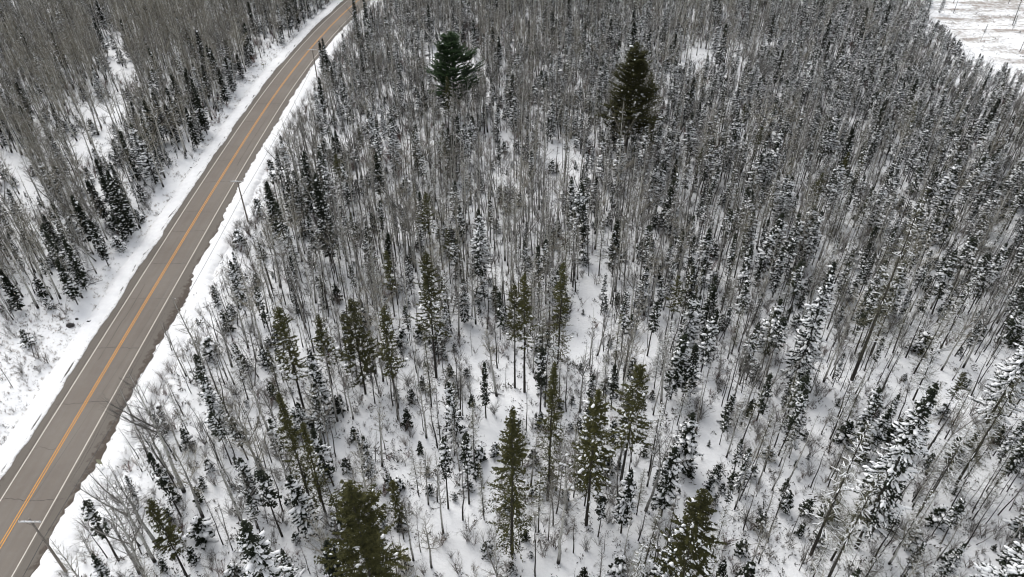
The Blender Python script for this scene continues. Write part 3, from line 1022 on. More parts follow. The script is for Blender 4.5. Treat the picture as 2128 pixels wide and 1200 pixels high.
# ------------------------------------------------------------------ the trees one can pick out
# (kind, variant, foot pixel, top pixel row, width factor, label)
HEROES = [
    ('olive_spruce', 0, (632, 852), 640, 1.15, 'dense olive spruce with pointed top beside three bushy pines near the road', 'spruce'),
    ('broad_pine', 0, (760, 820), 622, .86, 'bushy olive pine with snow pads, widest crown in the middle of the wood', 'pine'),
    ('olive_spruce', 2, (690, 800), 655, 1.1, 'short olive pine leaning against the bushy pine with snow pads', 'pine'),
    ('olive_spruce', 0, (907, 786), 525, 1.15, 'tall olive pine with long bare black trunk on open snow', 'pine'),
    ('olive_spruce', 3, (898, 560), 402, 1.15, 'narrow dark green spruce standing directly behind the long-trunked pine', 'spruce'),
    ('dark_spruce', 1, (690, 550), 362, .95, 'dark snow-flecked spruce standing tall above grey aspens near second utility pole', 'spruce'),
    ('dark_spruce', 0, (582, 500), 378, .8, 'black spruce at wood edge just inside the middle utility pole', 'spruce'),
    ('olive_spruce', 4, (1064, 1152), 848, 1.25, 'lone spindly olive spruce with see-through lower branches beside the snow trail', 'spruce'),
    ('broad_pine', 1, (800, 1330), 1003, 1.0, 'big bushy olive pine at the lower edge beside the open snow', 'pine'),
    ('dark_spruce', 2, (722, 1290), 1120, 1.1, 'smaller dark pine crowding the big bushy olive pine at the lower edge', 'spruce'),
    ('olive_spruce', 2, (1392, 1300), 1022, 1.35, 'dark green pine cut by the lower edge with white snow pads', 'pine'),
    ('olive_spruce', 0, (1290, 1000), 760, 1.35, 'tall brownish-olive spruce, rear one of the touching pair near the trail', 'spruce'),
    ('olive_spruce', 2, (1218, 1092), 812, 1.25, 'olive pine in front of the brownish spruce, bare dark trunk below', 'pine'),
    ('olive_spruce', 1, (1090, 815), 570, .95, 'slim olive spruce, taller of twin stems beside the fallen snowy tree', 'spruce'),
    ('olive_spruce', 3, (1070, 806), 590, .9, 'slim dark spruce, shorter of twin stems beside the fallen snowy tree', 'spruce'),
    ('olive_spruce', 4, (1158, 764), 545, 1.1, 'sparse olive spruce with hanging branches at the head of the snow trail', 'spruce'),
    ('olive_spruce', 1, (1390, 700), 574, .9, 'small narrow olive spruce with snow dabs right of the upper trail', 'spruce'),
    ('olive_spruce', 1, (828, 872), 640, .95, 'slender olive pine between the bushy pine and the long-trunked pine', 'pine'),
    ('olive_spruce', 3, (936, 590), 476, .8, 'small olive treetop tucked behind the long-trunked pine', 'pine'),
    ('olive_spruce', 4, (1138, 1040), 755, .85, 'thin pale olive spruce on a straight bare stem beside dark saplings', 'spruce'),
    ('olive_spruce', 4, (657, 1082), 812, .85, 'thin brown-olive spruce with dead lower limbs, one of two straight stems', 'spruce'),
    ('olive_spruce', 4, (676, 1066), 880, .75, 'thinner stem beside the brown-olive spruce with dead limbs', 'spruce'),
    ('olive_spruce', 0, (392, 1205), 1040, .95, 'olive spruce with white pads on its boughs near the lower roadside', 'spruce'),
    ('dark_spruce', 1, (682, 165), 80, .95, 'dark spruce with twin tips beside the far utility pole', 'spruce'),
    ('dark_spruce', 1, (676, 163), 84, .8, 'dark twin-tip partner spruce touching the far utility pole', 'spruce'),
    ('dark_spruce', 2, (748, 112), -6, .85, 'tall dark spruce hiding the bend of the road', 'spruce'),
    ('dark_spruce', 1, (768, 100), -10, .8, 'second dark spruce just inside the bend of the road', 'spruce'),
    ('dark_spruce', 2, (752, 122), 60, .9, 'short snow-dabbed spruce below the tall one at the bend', 'spruce'),
    ('white_pine', 0, (946, 238), 68, 1.0, 'solitary deep green white pine with layered upswept branches', 'pine'),
    ('white_pine', 1, (1300, 320), 90, .74, 'largest dark olive pine of the far wood', 'pine'),
    ('broad_pine', 0, (1335, 318), 150, 1.0, 'lower dark pine merging with the largest olive pine of the far wood', 'pine'),
    ('olive_spruce', 1, (820, 660), 525, .85, 'small olive spruce behind the slender pine', 'spruce'),
    ('dark_spruce', 0, (436, 172), 62, .8, 'dark spruce rising over aspens across the road', 'spruce'),
    ('dark_spruce', 1, (430, 278), 160, .9, 'dark roadside spruce with snowy skirts across the road', 'spruce'),
    ('dark_spruce', 0, (503, 163), 112, .9, 'round-topped dark spruce at the corner of the far snowy lay-by', 'spruce'),
    ('dark_spruce', 1, (410, 306), 222, .85, 'short dark spruce at the verge below the snowy-skirted spruce', 'spruce'),
    ('dark_spruce', 0, (272, 486), 350, 1.0, 'broad black spruce beside the snow-capped boulder', 'spruce'),
    ('dark_spruce', 2, (162, 634), 540, 1.1, 'snow-padded black spruce where the wood ends across the road', 'spruce'),
    ('dark_spruce', 1, (45, 645), 560, 1.0, 'dark leaning spruce at the corner of the scrub clearing', 'spruce'),
    ('dark_spruce', 2, (225, 552), 455, .9, 'dark spruce behind the fallen log across the road', 'spruce'),
    ('snowy_spruce', 3, (1648, 800), 545, 1.0, 'tall heavily snow-laden spruce with thick white pads in the middle stand', 'spruce'),
    ('snowy_spruce', 5, (1778, 1140), 800, 1.15, 'tallest snow-plastered spruce of the lower stand, trunk foot bare', 'spruce'),
    ('snowy_spruce', 3, (2050, 880), 640, 1.25, 'wide snow-plastered spruce at the picture edge with near-black needles', 'spruce'),
    ('snowy_spruce', 5, (2030, 1330), 1000, 1.4, 'huge snow-heaped spruce cut by the lower corner', 'spruce'),
    ('snowy_spruce', 3, (590, 1300), 1085, 1.5, 'rounded spruce with thick snow pads at the lower edge beside the road wood', 'spruce'),
    ('snowy_spruce', 0, (470, 920), 775, .95, 'dark spruce with white dabs behind the paired birches', 'spruce'),
    ('snowy_spruce', 1, (590, 970), 870, 1.0, 'small pointed snow-dabbed spruce on open snow beside the birches', 'spruce'),
    ('snowy_spruce', 0, (536, 1060), 955, 1.05, 'small leaning snow-dabbed spruce in front of the bent birch', 'spruce'),
    ('snowy_spruce', 5, (1290, 1110), 975, .9, 'little spruce capped with drooping snow on a bare stem', 'spruce'),
    ('snowy_spruce', 5, (1000, 600), 435, 1.15, 'spruce with one long white shoulder of snow in the middle wood', 'spruce'),
    ('snowy_spruce', 3, (830, 140), 80, 1.5, 'round snow-spotted spruce standing alone beyond the bend', 'spruce'),
    ('snowy_spruce', 3, (1110, 330), 255, 1.2, 'bushy snow-balled spruce between the two big far pines', 'spruce'),
    ('snowy_spruce', 0, (672, 850), 730, 1.0, 'dark snow-speckled spruce at the foot of the bushy pines', 'spruce'),
    ('snowy_spruce', 4, (975, 1050), 905, .95, 'snow-dabbed spruce with bare lower trunk left of the lone spindly spruce', 'spruce'),
    ('snowy_spruce', 4, (932, 1060), 915, .85, 'slim snow-dabbed spruce next to the clearing, two stems from the trail', 'spruce'),
    ('snowy_spruce', 6, (1010, 870), 755, .8, 'small spruce beside the leaning branch at the trail bend', 'spruce'),
    ('tamarack', 0, (1770, 790), 385, 1.3, 'tall yellow-olive tamarack stretching slantwise above its neighbours', 'tamarack'),
    ('tamarack', 4, (1950, 735), 565, 1.3, 'snow-striped tamarack with a dark bare foot at its base', 'tamarack'),
    ('tamarack', 0, (1985, 1010), 775, 1.5, 'olive tamarack with dense hair-like branches above the white one', 'tamarack'),
    ('tamarack', 4, (1935, 1030), 880, 1.6, 'white snow-coated tamarack with spreading bare branches', 'tamarack'),
    ('tamarack', 2, (1684, 1155), 880, 1.35, 'olive and white tamarack leaning over the lower stand', 'tamarack'),
    ('tamarack', 2, (1720, 1205), 985, 1.3, 'snow-lined tamarack whose foot is cut by the lower edge', 'tamarack'),
    ('bare_aspen', 4, (383, 1023), 772, 1.05, 'stout pale birch reaching over the road edge with banded bark', 'birch'),
    ('bare_aspen', 2, (500, 1082), 920, .9, 'bare birch with long dark trunk and snowy bent top', 'birch'),
    ('bare_aspen', 1, (550, 1010), 800, .9, 'pale straight birch between small spruces near the road', 'birch'),
    ('bare_aspen', 0, (322, 1168), 960, .9, 'pale birch with black foot near the lower roadside', 'birch'),
    ('bare_aspen', 2, (290, 1192), 1010, .9, 'grey birch with blackened foot, nearest to the first utility pole', 'birch'),
    ('bare_aspen', 4, (1160, 1172), 960, .9, 'grey spreading aspen behind the lone spindly spruce', 'aspen'),
    ('bare_aspen', 1, (1285, 350), 215, .9, 'forked pale aspen in front of the largest olive pine', 'aspen'),
    ('bare_aspen', 4, (245, 190), 90, 1.0, 'dark forked aspen standing in the white gap across the road', 'aspen'),
    ('bare_aspen', 4, (1790, 640), 500, 1.1, 'spreading grey dead aspen with pale tangled limbs', 'aspen'),
    ('bare_aspen', 1, (620, 64), 8, .9, 'pale fork-topped aspen on the far verge before the bend', 'aspen'),
    ('thin_tree', 3, (1635, 1006), 850, 1.1, 'dark straight bare trunk on the snow patch of the lower stand', 'tree'),
    ('thin_tree', 1, (1112, 1200), 1085, 1.3, 'black crooked bare sapling in front of the lone spindly spruce', 'tree'),
]
rg = random.Random(77)
hero_xy = []
for kind, var, (px, py), top, wide, label, cat in HEROES:
    x, y = ground(px, py)
    h = height_for(x, y, top)
    plant(kind, var, x, y, h, 1.0, rg.uniform(0, 6.28), label, cat, own=build(kind, var, h, 5000 + len(hero_xy), wide))
    hero_xy.append((x, y, 1.1))

# ------------------------------------------------------------------ the rest of the wood: random sowing, thinned where the photograph is open
npr = np.random.default_rng(12)
N = 135000
cy = npr.uniform(26, 330, N)
half = 0.745 * (cy * TC + CAM_H * TS) * 1.06 + 8
keep = npr.uniform(0, 1, N) < half / half.max()
cy = cy[keep]; half = half[keep]
cx = npr.uniform(-1, 1, len(cy)) * half
bpx, bpy_, _ = project(cx, cy, 0.0)
dro = cx - road_x(cy)
ok = (dro > 8.6) | (dro < -9.8)
scrub = (dro < 0) & (cy < 95)
ok &= ~((dro < 0) & (cy > 196) & (cy < 214) & (dro > -13))            # small open lay-by on the far verge
cx, cy, bpx, bpy_, dro, scrub = (a[ok] for a in (cx, cy, bpx, bpy_, dro, scrub))
KINDS = ['snowy_spruce', 'olive_spruce', 'dark_spruce', 'bare_aspen', 'tamarack', 'thin_tree', 'spruce_sapling', 'bare_shrub']
HR = {'snowy_spruce': (6, 13.5), 'olive_spruce': (9, 15), 'dark_spruce': (7, 13), 'bare_aspen': (10, 16.5), 'tamarack': (8, 14), 'thin_tree': (4.5, 12),
      'spruce_sapling': (1.0, 4.2), 'bare_shrub': (.6, 3.0)}


def mix_for(x, y, d, sc):
    if d < 0:
        if sc:
            return dict(bare_shrub=.95, spruce_sapling=.02, thin_tree=.05)
        if d > -20:
            return dict(snowy_spruce=.14, dark_spruce=.15, bare_aspen=.36, thin_tree=.14, spruce_sapling=.16, bare_shrub=.25)
        if x < -150 and y > 190:
            return dict(snowy_spruce=.10, dark_spruce=.02, bare_aspen=.55, thin_tree=.14, spruce_sapling=.12, bare_shrub=.25)
        return dict(snowy_spruce=.09, dark_spruce=.03, bare_aspen=.62, tamarack=.03, thin_tree=.18, spruce_sapling=.16, bare_shrub=.22)
    if d < 16:
        return dict(snowy_spruce=.035, bare_aspen=.26, thin_tree=.36, spruce_sapling=.07, bare_shrub=.75, olive_spruce=.008, tamarack=.03)
    if y > 165:
        r = min(1, max(0, (x + 20) / 110))
        return dict(snowy_spruce=.24 + .40 * r, dark_spruce=.03, bare_aspen=.36 - .24 * r, tamarack=.05 + .04 * r, thin_tree=.18 - .07 * r, spruce_sapling=.24, bare_shrub=.42)
    if y > 92:
        r = min(1, max(0, (x + 10) / 60))
        return dict(snowy_spruce=.20 + .18 * r, dark_spruce=.02, olive_spruce=.014, bare_aspen=.24 - .06 * r, tamarack=.07 + .08 * r, thin_tree=.38, spruce_sapling=.22, bare_shrub=.40)
    r = min(1, max(0, (x - 5) / 30))
    return dict(snowy_spruce=.05 + .13 * r, olive_spruce=.008, bare_aspen=.15 - .07 * r, tamarack=.05 + .09 * r, thin_tree=.34, spruce_sapling=.17 + .05 * r, bare_shrub=.80)


cell = {}


def crowded(x, y, r):
    i, j = int(x // 2), int(y // 2)
    for a in (-1, 0, 1):
        for b in (-1, 0, 1):
            for (qx, qy, qr) in cell.get((i + a, j + b), ()):
                if (x - qx) ** 2 + (y - qy) ** 2 < (r * .5 + qr * .5) ** 2:
                    return True
    return False


def occupy(x, y, r):
    cell.setdefault((int(x // 2), int(y // 2)), []).append((x, y, r))


for x, y, r in hero_xy:
    occupy(x, y, r + 1.0)
rnd_k = npr.uniform(0, 1, len(cx)); rnd_h = npr.uniform(0, 1, len(cx)); rnd_c = npr.uniform(0, 1, len(cx)); rnd_d = npr.uniform(0, 1, len(cx))
patch = vnoise(cx, cy, 13, 41)
patch2 = vnoise(cx, cy, 30, 43)
GR = ground_z(cx, cy)
# chosen kind and height first, so that the whole outline of a tree can be tested against the open places
kinds, hs = [], np.zeros(len(cx))
for i in range(len(cx)):
    w = mix_for(cx[i], cy[i], dro[i], scrub[i])
    if dro[i] > 0 or dro[i] < -14:
        w = dict(w)
        for k in ('snowy_spruce', 'spruce_sapling'):
            if k in w:
                w[k] *= .45 + 1.1 * patch2[i]
        for k in ('bare_aspen', 'thin_tree'):
            if k in w:
                w[k] *= 1.55 - 1.1 * patch2[i]
    tot = sum(w.values())
    dens = tot * (.25 + 1.45 * patch[i])
    if dro[i] > 0 and cy[i] < 110:
        dens *= .74 + .26 * max(0, (cy[i] - 60) / 50)
    if dro[i] > 14 and cx[i] < 12 and 62 < cy[i] < 150:
        dens *= 1.45                                       # the dark, close stand between road and trail
    if 0 < dro[i] < 18:
        dens *= 1.5
    if rnd_d[i] > dens * .66:
        kinds.append(None)
        continue
    t = rnd_k[i] * tot
    for k, v in w.items():
        t -= v
        if t <= 0:
            break
    kinds.append(k)
    lo, hi = HR[k]
    h = lo + (hi - lo) * rnd_h[i]
    if k == 'snowy_spruce' and cy[i] > 150:
        h *= .80
    if k == 'bare_shrub':
        h = lo + (hi - lo) * rnd_h[i] ** (1.8 if cy[i] < 110 else 1.0)
    if 0 < dro[i] < 17 and k in ('bare_aspen', 'thin_tree', 'snowy_spruce', 'tamarack'):
        h *= .50 + .04 * (dro[i] - 6)
    hs[i] = h
keepm = np.array([k is not None for k in kinds])
for poly, strength in CLEAR:
    hit = np.zeros(len(cx), bool)
    for f in (0, .2, .4, .6, .8, .95):
        qx, qy, _ = project(cx, cy, GR + hs * f)
        hit |= poly_mask(qx, qy, poly)
    s_eff = np.full(len(cx), strength)
    small = np.array([k in ('bare_shrub', 'spruce_sapling') for k in kinds])
    if poly is FIELD or poly is POND:
        pass
    elif poly is not ROADVIEW:
        s_eff = np.where(small, strength * .8, strength)
    else:
        s_eff = np.where(small, .8, strength)
        bare = np.array([k in ('bare_aspen', 'thin_tree', 'bare_shrub') for k in kinds])
        s_eff = np.where((bpy_ > 700) & (dro > 0) & bare, s_eff * .78, np.where(dro > 0, .99, s_eff))
        s_eff = np.where(scrub, .35, s_eff)
        s_eff = np.where((dro < 0) & ~scrub, .9, s_eff)
    keepm &= ~(hit & (rnd_c < s_eff))

chosen = {k: [] for k in KINDS}
SP = {'snowy_spruce': 1.5, 'olive_spruce': 2.2, 'dark_spruce': 1.9, 'bare_aspen': 1.3, 'tamarack': 1.5, 'thin_tree': .7, 'spruce_sapling': .9, 'bare_shrub': .7}
for i in np.nonzero(keepm)[0]:
    k = kinds[i]
    r = SP[k]
    if crowded(cx[i], cy[i], r):
        continue
    occupy(cx[i], cy[i], r)
    chosen[k].append((cx[i], cy[i], hs[i]))

# ------------------------------------------------------------------ labels of the sown trees, by stand
LAB = {
    'snowy_spruce': ('spruce', 'snow-dusted spruce', 'snow-dusted spruces'), 'olive_spruce': ('spruce', 'plain olive spruce without much snow', 'olive spruces'),
    'dark_spruce': ('spruce', 'blackish dense spruce', 'blackish spruces'), 'bare_aspen': ('aspen', 'leafless pale-barked aspen', 'leafless aspens'),
    'tamarack': ('tamarack', 'fine-twigged leafless tamarack', 'tamaracks'), 'thin_tree': ('tree', 'thin leafless stem', 'thin leafless stems'),
    'spruce_sapling': ('sapling', 'knee- to head-high snowy spruce sapling', 'spruce saplings'), 'bare_shrub': ('shrub', 'leafless twiggy shrub', 'leafless shrubs')}


def stand(x, y, d):
    if d < 0:
        if y < 95:
            return 'in the open scrub across the road'
        if d > -20:
            return 'at the wood edge across the road'
        return 'deep in the wood across the road'
    if d < 17:
        return 'in the fringe under the power line'
    if y > 190:
        return 'in the far crowded wood'
    if y > 105:
        return 'in the middle wood beyond the trail' if x < 20 else 'in the middle wood of slanting stems'
    return 'in the near wood beside the snow trail' if x < 25 else 'in the near snow-heavy stand of slanting stems'


LANDMARK = {}
for (x, y, _r), hro in zip(hero_xy, HEROES):
    LANDMARK[(x, y)] = hro[5]
SHORT = {}
for (x, y), lab in LANDMARK.items():
    w = lab.split()
    cut = next((i for i, t in enumerate(w) if i > 1 and t in ('with', 'beside', 'standing', 'on', 'at', 'in', 'above', 'behind', 'across', 'reaching', 'between', 'near', 'stretching', 'leaning',
                                                              'hiding', 'cut', 'crowding', 'rising', 'where', 'capped', 'tucked', 'over', 'of', 'directly', 'just', 'below', 'under', 'whose')), len(w))
    SHORT[(x, y)] = ' '.join(w[:cut]).rstrip(',')
LMXY = np.array(list(SHORT)); LMN = list(SHORT.values())
LMOK = np.array([LMN.count(n) == 1 and len(n.split()) > 1 for n in LMN])
LOOK = {'snowy_spruce': ('full-skirted', 'slim', 'high-crowned', 'broad snow-heavy', 'sparse', 'snow-striped', 'dark scant-snowed', 'tuft-topped'),
        'bare_aspen': ('grey', 'tan forked', 'grey high-branched', 'tan', 'wide-branching grey', 'tan narrow', 'grey many-limbed'),
        'tamarack': ('olive', 'narrow olive', 'snow-lined', 'close-twigged', 'white-striped'),
        'thin_tree': ('pale', 'dark sparse', 'dark twiggy', 'pale pole-like', 'dark', 'dark bristly', 'pale bushy', 'dark bushy'),
        'spruce_sapling': ('snow-padded', 'slim', 'snow-heaped', 'dark', 'wide'), 'bare_shrub': ('brown', 'grey', 'reddish', 'brown spreading', 'grey upright', 'dense grey'),
        'olive_spruce': ('pointed olive', 'slim olive', 'fuller olive', 'high-crowned olive', 'sparse olive'), 'dark_spruce': ('broad', 'slender', 'high-skirted')}


def describe(k, var, x, y, h):
    cat, word, grp = LAB[k]
    lo, hi = HR[k]
    size = 'small' if h < lo + .33 * (hi - lo) else 'tall' if h > lo + .67 * (hi - lo) else 'mid-sized'
    d = np.hypot(LMXY[:, 0] - x, LMXY[:, 1] - y) + np.where(LMOK, 0, 1e6)
    j = int(np.argmin(d))
    if d[j] < 15:
        dx, dy = x - LMXY[j, 0], y - LMXY[j, 1]
        rel = ('just behind' if dy > 0 else 'just in front of') if abs(dy) > abs(dx) else ('on the road side of' if dx < 0 else 'on the side away from the road of') if LMXY[j, 0] > -60 else ('on the road side of' if dx > 0 else 'on the side away from the road of')
        if d[j] > 7:
            rel = rel.replace('just ', 'some way ')
        st = stand(LMXY[j, 0], LMXY[j, 1], LMXY[j, 0] - float(road_x(LMXY[j, 1])))
        lab = '%s %s %s %s the %s' % (size, LOOK[k][var], cat, rel, LMN[j])
    else:
        st = stand(x, y, x - float(road_x(y)))
        lab = '%s %s %s %s' % (size, LOOK[k][var], word.replace('knee- to head-high ', ''), st)
    w = lab.split()
    return ' '.join(w[:16]), grp + ' ' + st


rg = random.Random(9)
GN = {}


def forest(name, protos, pts, label):
    """one object for the uncountable rest: points that carry joined copies of the trees"""
    col = bpy.data.collections.new(name + ' sources')
    for i, parts in enumerate(protos):
        vs, fs, mi, mats, sm = [], [], [], [], []
        off = 0
        for j, (_, me) in enumerate(parts):
            n = len(me.vertices)
            co = np.empty(n * 3, np.float32); me.vertices.foreach_get('co', co)
            vs.append(co.reshape(-1, 3))
            fs += [tuple(v + off for v in p.vertices) for p in me.polygons]
            mi += [j] * len(me.polygons)
            sm += [me.polygons[0].use_smooth] * len(me.polygons)
            mats.append(me.materials[0])
            off += n
        me = bpy.data.meshes.new(name)
        me.from_pydata(np.concatenate(vs).tolist(), [], fs)
        for m in mats:
            me.materials.append(m)
        me.polygons.foreach_set('material_index', mi)
        me.polygons.foreach_set('use_smooth', sm)
        me.update()
        col.objects.link(bpy.data.objects.new('%s_source_%02d' % (name, i), me))
    P = np.array([p[:3] for p in pts], np.float32)
    me = bpy.data.meshes.new(name)
    me.vertices.add(len(P))
    me.vertices.foreach_set('co', P.reshape(-1))
    for nm, cols in (('rot', (3, 6)), ('scl', (6, 9))):
        a = me.attributes.new(nm, 'FLOAT_VECTOR', 'POINT')
        a.data.foreach_set('vector', np.array([p[cols[0]:cols[1]] for p in pts], np.float32).reshape(-1))
    a = me.attributes.new('idx', 'INT', 'POINT')
    a.data.foreach_set('value', np.array([p[9] for p in pts], np.int32))
    o = link(name, me, kind='stuff', label=label)
    ng = bpy.data.node_groups.new(name, 'GeometryNodeTree')
    ng.interface.new_socket('Geometry', in_out='INPUT', socket_type='NodeSocketGeometry')
    ng.interface.new_socket('Geometry', in_out='OUTPUT', socket_type='NodeSocketGeometry')
    gi, go = ng.nodes.new('NodeGroupInput'), ng.nodes.new('NodeGroupOutput')
    ci = ng.nodes.new('GeometryNodeCollectionInfo')
    ci.inputs['Collection'].default_value = col
    ci.inputs['Separate Children'].default_value = True
    ci.inputs['Reset Children'].default_value = True
    iop = ng.nodes.new('GeometryNodeInstanceOnPoints')
    iop.inputs['Pick Instance'].default_value = True
    for nm, t, sock in (('rot', 'FLOAT_VECTOR', 'Rotation'), ('scl', 'FLOAT_VECTOR', 'Scale'), ('idx', 'INT', 'Instance Index')):
        na = ng.nodes.new('GeometryNodeInputNamedAttribute')
        na.data_type = t
        na.inputs['Name'].default_value = nm
        ng.links.new(na.outputs['Attribute'], iop.inputs[sock])
    ng.links.new(gi.outputs[0], iop.inputs['Points'])
    ng.links.new(ci.outputs[0], iop.inputs['Instance'])
    ng.links.new(iop.outputs[0], go.inputs[0])
    md = o.modifiers.new('scatter', 'NODES')
    md.node_group = ng
    return o


STUFF = {'snowy_spruce': ('spruce_forest', 'mass of snowy spruces filling the far wood'), 'olive_spruce': ('olive_spruce_forest', 'olive spruces beyond the picked-out ones'),
         'dark_spruce': ('dark_spruce_forest', 'dark spruces beyond the picked-out ones'), 'bare_aspen': ('aspen_forest', 'grey mass of leafless aspens in the far wood'),
         'tamarack': ('tamarack_forest', 'mass of leafless tamaracks in the far wood'), 'thin_tree': ('thin_stem_forest', 'mass of thin leafless stems in the far wood'),
         'spruce_sapling': ('sapling_undergrowth', 'snowy spruce saplings under the far wood'), 'bare_shrub': ('shrub_undergrowth', 'twiggy brush under the far wood')}
MAXI = 295
for k in KINDS:
    heroes_k = sum(1 for hx in HEROES if hx[0] == k)
    lst = []
    for x, y, h in chosen[k]:
        px, py, dep = project(x, y, 0.0)
        qx, qy, _ = project(x, y, h)
        inside = -10 < px < 2138 and -10 < (py + qy) / 2 < 1210
        lst.append((-(h * FPX / dep) if inside else 1.0, x, y, h))
    lst.sort()
    n_var = len(V[k])
    rest = []
    for j, (score, x, y, h) in enumerate(lst):
        var = rg.randrange(n_var)
        if k == 'bare_aspen':
            d = x - float(road_x(y))
            if d < 0 and rg.random() < .55:
                var = rg.choice((1, 3, 5))                     # tan aspens dominate across the road
        wide = rg.uniform(.82, 1.25)
        if k == 'bare_shrub':
            if var == 2 and rg.random() < .5:
                var = 0
            if y > 140 and float(vnoise(x, y, 16, 47)) > .66:
                var = 2                                        # thickets of reddish osier
            if y < 95 and x < -70 and rg.random() < .6:
                var = rg.choice((0, 3))
        lean = (rg.gauss(0, .028), rg.gauss(0, .028))
        if k in ('thin_tree', 'bare_aspen') and rg.random() < .07:
            lean = (rg.gauss(0, .16), rg.gauss(0, .16))
        rz = rg.uniform(0, 6.28)
        if score < 0 and j < MAXI - heroes_k:
            lab, grp = describe(k, var, x, y, h)
            plant(k, var, x, y, h, wide, rz, lab, LAB[k][0], grp, lean)
        else:
            s = h / HREF[k]
            rest.append((x, y, float(ground_z(x, y)) - .04, lean[0], lean[1], rz, s * wide, s * wide, s, var))
    if rest:
        forest(STUFF[k][0], V[k], rest, STUFF[k][1])
    print('SOWN', k, len(chosen[k]), 'rest', len(rest))

# twig litter and seedlings on the snow of the wood, dead grass on the verges
N = 110000
ly = npr.uniform(30, 300, N)
lh = 0.72 * (ly * TC + CAM_H * TS) * 1.06 + 5
kp = npr.uniform(0, 1, N) < lh / lh.max()
ly = ly[kp]; lh = lh[kp]
lx = npr.uniform(-1, 1, len(ly)) * lh
ld = lx - road_x(ly)
lpx, lpy, _ = project(lx, ly, 0)
dens = (.2 + 1.1 * vnoise(lx, ly, 4.5, 91)) * np.where((ld > 11) | ((ld < -12) & (ly > 95)), 1.0, .25)
dens = np.where((np.abs(ld) < 8.2), 0, dens)
for poly, s in CLEAR:
    if poly is not ROADVIEW:
        dens = np.where(poly_mask(lpx, lpy, poly), dens * .25, dens)
sel = npr.uniform(0, 1, len(lx)) < dens * .75
pts = []
for x, y, z in zip(lx[sel], ly[sel], ground_z(lx[sel], ly[sel])):
    s = rg.uniform(.4, 1.5)
    pts.append((x, y, z + .01, rg.gauss(0, .2), rg.gauss(0, .2), rg.uniform(0, 6.28), s, s, s, rg.randrange(len(LITTER))))
forest('twig_litter', LITTER, pts, 'dark twigs and seedlings poking through the forest snow')
tuft = (vnoise(lx, ly, 5, 95) > .36) & (np.abs(ld) > 7.6) & (((ld < 0) & ((ld > -11.5) | (ly < 96))) | ((ld > 0) & (ld < 12)))
extra = np.nonzero(tuft & (npr.uniform(0, 1, len(lx)) < .8))[0]
pts = []
for i in extra:
    for _ in range(2):
        x, y = lx[i] + rg.gauss(0, .7), ly[i] + rg.gauss(0, .7)
        if abs(x - float(road_x(y))) < 7.4:
            continue
        s = rg.uniform(.5, 1.2)
        pts.append((x, y, float(ground_z(x, y)), 0, 0, rg.uniform(0, 6.28), s, s, s * rg.uniform(.6, 1.2), rg.randrange(len(TUFTS))))
forest('verge_grass', TUFTS, pts, 'dead grass and weed stalks standing out of the roadside snow')


# ------------------------------------------------------------------ utility poles and cable
def utility_pole(x, y, h, label):
    e = link('utility_pole', None, label=label, category='utility pole', group='utility poles along the road')
    e.location = (x, y, float(ground_z(x, y)) - .05)
    m = MB()
    m.tube([(0, 0, 0), (0, 0, h * .5), (0, 0, h)], [.17, .145, .115], 10, True)
    link('pole', m.mesh('pole', M['wood'], True), e)
    m = MB()
    m.box((0, -.16, h - .35), (1.25, .06, .075))
    arm = link('crossarm', m.mesh('crossarm', M['armwood']), e)
    for ix in (-1.15, -.55, .62, 1.15):
        m = MB()
        m.tube([(ix, -.16, h - .275), (ix, -.16, h - .22), (ix, -.16, h - .16), (ix, -.16, h - .08)], [.03, .06, .055, .03], 8, True)
        link('insulator', m.mesh('insulator', M['ceramic'], True), arm)
    m = MB()
    m.lump((-.55, -.16, h - .27), (1, 0), .65, .075, .07, random.Random(3))
    m.lump((.1, -.16, h - .27), (1, 0), .3, .08, .09, random.Random(4))
    link('snow', m.mesh('snow', M['snowcap'], True), arm, kind='stuff')
    for s in (-1, 1):
        m = MB()
        m.tube([(s * .6, -.17, h - .42), (0, -.15, h - 1.05)], [.02, .02], 4, True)
        link('brace', m.mesh('brace', M['cable']), e)
    return e


PH = 10.9
utility_pole(-53.7, 47.5, PH, 'utility pole with snowy crossarm overhanging the lane at the lower corner')
utility_pole(-54.0, 124.8, 9.9, 'utility pole rising from the brush halfway along the road')
utility_pole(-56.2, 201.5, 8.6, 'far utility pole beside the twin-tipped dark spruce')
stations = [(-53.4, -29.5, PH), (-53.7, 47.5, PH), (-54.0, 124.8, 9.9), (-56.2, 201.5, 8.6), (-52.0, 278.0, 8.6)]


def span(name, dx, drop, r, sag, label):
    m = MB()
    pts = []
    for (ax, ay, ah), (bx, by, bh) in zip(stations[:-1], stations[1:]):
        za = float(ground_z(ax, ay)) + ah - drop
        zb = float(ground_z(bx, by)) + bh - drop
        for i in range(24):
            t = i / 24
            pts.append((ax + (bx - ax) * t + dx, ay + (by - ay) * t - .16, za + (zb - za) * t - 4 * sag * t * (1 - t)))
    m.tube(pts, [r] * len(pts), 5, True)
    link(name, m.mesh(name, M['cable'], True), label=label, category='cable')


span('communication_cable', .0, 4.0, .032, .75, 'dark sagging cable strung low between the utility poles')
span('power_wire', -1.15, .07, .009, 1.0, 'hair-thin wire on the road end of the crossarms')


# ------------------------------------------------------------------ signs, rocks, logs
def at(px, py):
    x, y = ground(px, py)
    return x, y, float(ground_z(x, y))


x, y, z = at(212, 971)
e = link('road_sign', None, label='small olive sign seen from behind on the snowy verge near the lower roadside', category='sign')
e.location = (x, y, z)
m = MB(); m.box((0, 0, 1.25), (.32, .015, .46)); link('panel', m.mesh('panel', M['signback']), e)
for s in (-.2, .2):
    m = MB(); m.tube([(s, .03, -.1), (s, .03, 1.5)], [.03, .03], 6, True); link('post', m.mesh('post', M['wood']), e)

